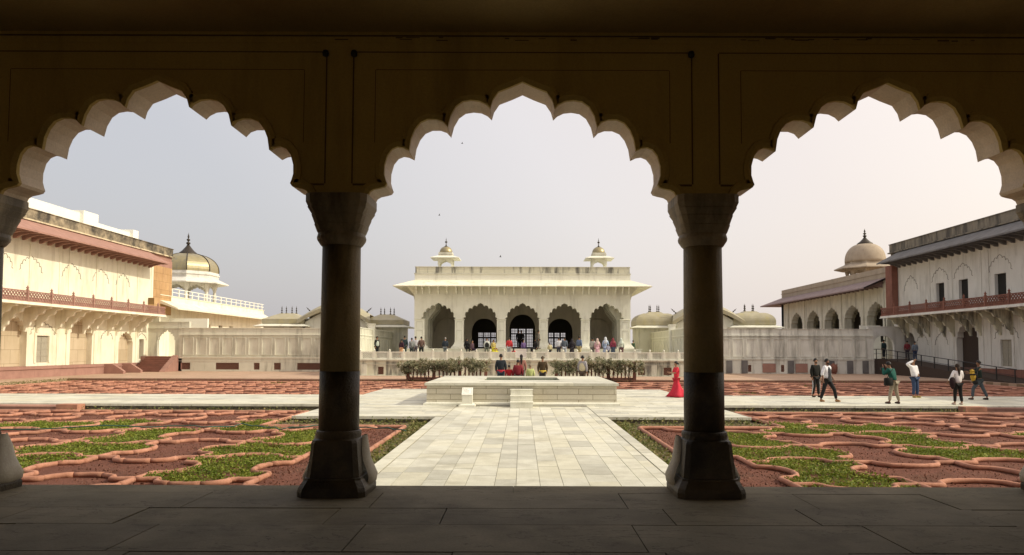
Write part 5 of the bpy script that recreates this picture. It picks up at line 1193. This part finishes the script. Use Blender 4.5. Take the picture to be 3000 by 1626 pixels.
# visitors on the terrace (floor 1.42), positions in front of the hall
tz = 1.42
def T(px, Y): return (px-1529)*Y/2167
PEOPLE = [
 (1105, 62, R(60), 1.72, (.012,.014,.014), (.012,.012,.014), dict(hair='cap', vest=(.42,.46,.40)), 'guard in black uniform and cap standing at the left end of the terrace'),
 (1177, 61.5, R(150), 1.50, (.05,.02,.035), (.55,.30,.16), dict(hair='long', skirt=((.58,.33,.18), .05, .27, 0)), 'woman in dark blouse and peach skirt on the terrace'),
 (1186, 65, UP, 1.82, (.02,.035,.04), (.03,.05,.05), {}, 'tall man in dark teal clothes behind the woman in the peach skirt'),
 (1207, 62, R(200), 1.60, (.22,.23,.23), (.05,.06,.06), dict(hair='cap', hcol=None), 'person in grey hooded top and cap on the terrace'),
 (1218, 63, UP, 1.74, (.50,.49,.52), (.10,.09,.11), {}, 'man in pale grey hooded sweater on the terrace'),
 (1235, 61.3, R(190), 1.70, (.13,.08,.065), (.02,.02,.02), dict(feet=((-.16, .04), (.16, -.04))), 'man in brown jacket at the corner of the hall'),
 (1305, 65.2, R(170), 1.70, (.03,.04,.055), (.14,.16,.17), dict(hcol=HAIRG), 'grey-haired man in dark navy jacket before the first arch'),
 (1427, 65.8, 0, 1.70, (.70,.72,.66), (.10,.11,.09), dict(seat=.42, vest=(.03,.03,.03)), 'seated man in white shirt and black waistcoat below the second arch'),
 (1446, 65.6, R(40), 1.55, (.45,.36,.12), (.60,.55,.02), dict(seat=.40, hair='long', skirt=((.62,.56,.02), .12, .36, .0)), 'seated woman in bright yellow dress below the second arch'),
 (1368, 66.0, R(20), 1.62, (.010,.010,.012), (.01,.01,.01), dict(seat=.42, scarf=(.012,.012,.014)), 'seated person wrapped in black beside the second pillar'),
 (1384, 65.7, R(60), 1.60, (.09,.05,.065), (.03,.015,.03), dict(seat=.30), 'seated person in dull purple beside the second pillar'),
 (1492, 63.5, R(170), 1.72, (.55,.045,.05), (.36,.37,.38), dict(fat=1.15), 'man in red sweater and grey trousers beside the third pillar'),
 (1505, 63.2, R(160), 1.25, (.55,.03,.05), (.5,.03,.05), dict(seat=.2, hair='long'), 'small figure in red crouching beside the man in the red sweater'),
 (1520, 72.5, 0, 1.74, (.008,.008,.010), (.008,.008,.010), {}, 'left one of two dark figures standing inside the central doorway'),
 (1528, 73.0, 0, 1.76, (.012,.009,.008), (.008,.008,.010), {}, 'right one of two dark figures standing inside the central doorway'),
 (1534, 66.0, R(30), 1.55, (.14,.09,.22), (.05,.04,.08), dict(seat=.40), 'seated person in violet clothes before the central arch'),
 (1570, 66.0, R(-60), 1.62, (.02,.018,.02), (.02,.018,.02), dict(seat=.42, scarf=(.03,.025,.025)), 'seated person in black right of the central arch'),
 (1578, 67.1, R(80), 1.62, (.14,.12,.10), (.10,.09,.08), {}, 'person in drab brown leaning at the fourth pillar'),
 (1611, 62, R(190), 1.28, (.55,.48,.30), (.03,.03,.03), dict(vest=(.50,.44,.26)), 'child in pale yellow top and dark trousers on the terrace'),
 (1637, 63, R(175), 1.72, (.72,.72,.76), (.05,.05,.07), dict(fat=1.05), 'man in white shirt before the fourth arch'),
 (1654, 62.5, UP, 1.72, (.10,.12,.15), (.42,.45,.50), dict(fat=1.15), 'broad man in slate jacket and light jeans before the fourth arch'),
 (1676, 63.5, UP, 1.58, (.025,.02,.028), (.02,.02,.02), dict(scarf=(.03,.026,.032), skirt=((.03,.025,.03), .03, .30, 0)), 'woman in long black cloak right of the broad man in the slate jacket'),
 (1697, 64, R(140), 1.82, (.16,.21,.32), (.55,.46,.24), dict(), 'tall man in blue shirt and khaki trousers at the fifth pillar'),
 (1736, 63, R(150), 1.68, (.46,.44,.38), (.2,.18,.16), dict(fat=1.1), 'person in beige clothes left of the woman in pink'),
 (1750, 62.5, R(190), 1.60, (.60,.36,.40), (.60,.36,.40), dict(scarf=(.62,.48,.42), skirt=((.62,.38,.42), .03, .25, 0)), 'woman in pale pink robe and headscarf before the fifth arch'),
 (1774, 63, R(175), 1.72, (.42,.52,.68), (.3,.36,.5), dict(scarf=(.68,.72,.76), skirt=((.40,.50,.66), .03, .28, 0)), 'woman in white headscarf and sky blue robe before the fifth arch'),
 (1781, 61.8, UP, 1.15, (.35,.35,.45), (.05,.05,.08), dict(), 'small child beside the woman in the sky blue robe'),
 (1796, 62.6, R(200), 1.64, (.28,.05,.09), (.07,.10,.14), dict(scarf=(.24,.05,.06), skirt=((.07,.10,.14), .05, .25, 0)), 'woman in maroon top and scarf before the last pillar'),
 (1820, 62.4, R(185), 1.62, (.55,.58,.50), (.08,.03,.03), dict(scarf=(.60,.66,.58), skirt=((.10,.05,.05), .05, .25, 0)), 'woman in mint green scarf and dark skirt at the last pillar'),
 (1855, 68.5, R(120), 1.55, (.05,.09,.05), (.06,.05,.05), dict(), 'person in dark green in the gap right of the hall'),
]
for px, Y, hd, H_, tp, bt, kw, lb in PEOPLE:
    zz = tz
    if Y > 70: zz = HF
    elif kw.get('seat') and Y > 65: zz = tz + .38
    elif 66.2 < Y < 67.5: zz = HF
    kw = dict(kw); kw = {a: b for a, b in kw.items() if b is not None}
    kw.setdefault('fat', 1.16)
    person(T(px, Y), Y, zz, lb, hd, H_*1.03, tp, bt, group='visitors on the terrace', **kw)
# visitors at the ramp
person(33.25, 68.0, 1.38, 'person in dark teal jacket in the arched gateway', R(200), 1.75, (.02,.045,.05), (.02,.025,.03))
person(32.9, 70.2, 1.28, 'person in black inside the arched gateway', UP, 1.70, (.01,.01,.012), (.01,.01,.012))
person(34.35, 66.0, RZ(66.0), 'person in maroon top walking up the ramp', R(170), 1.68, (.20,.03,.04), (.05,.04,.05))
person(34.3, 64.6, RZ(64.6), 'person in grey-blue top and blue trousers on the ramp', UP, 1.72, (.20,.24,.30), (.04,.06,.12))

# ------------------------------------------------------------------ birds
def bird(px, py, Y, s, a, lb):
    X = (px-1529)*Y/2167; Z = 2.1 + (1025-py)*Y/2167
    b_ = empty('bird', (X, Y, Z), lb, 'bird', 'birds in the sky')
    m = MB(); m.tube([(X-.2*s, Y, Z), (X-.08*s, Y, Z+.02*s), (X+.1*s, Y, Z), (X+.25*s, Y, Z-.01*s)], [.02*s, .055*s, .05*s, .01*s], 6); m.build('body', M['iron'], b_)
    for sg in (-1, 1):
        m = MB(); c, sn = math.cos(a), math.sin(a)
        m.loft([[(X-.08*s, Y, Z), (X+.1*s, Y, Z), (X+.1*s, Y, Z+.015), (X-.08*s, Y, Z+.015)], [(X-.02*s, Y+sg*.25*s*c, Z+.25*s*sn), (X+.08*s, Y+sg*.25*s*c, Z+.25*s*sn), (X+.08*s, Y+sg*.25*s*c, Z+.25*s*sn+.01), (X-.02*s, Y+sg*.25*s*c, Z+.25*s*sn+.01)], [(X+.10*s, Y+sg*.5*s*c, Z+.3*s*sn), (X+.13*s, Y+sg*.5*s*c, Z+.3*s*sn), (X+.13*s, Y+sg*.5*s*c, Z+.3*s*sn+.01), (X+.10*s, Y+sg*.5*s*c, Z+.3*s*sn+.01)]]); m.build('wing', M['iron'], b_)
bird(1350, 414, 90, .6, .9, 'highest small bird high in the central arch')
bird(1284, 629, 90, .6, 1.2, 'small bird left above the left roof kiosk')
bird(1465, 752, 90, .7, 1.3, 'small bird between the two roof kiosks')
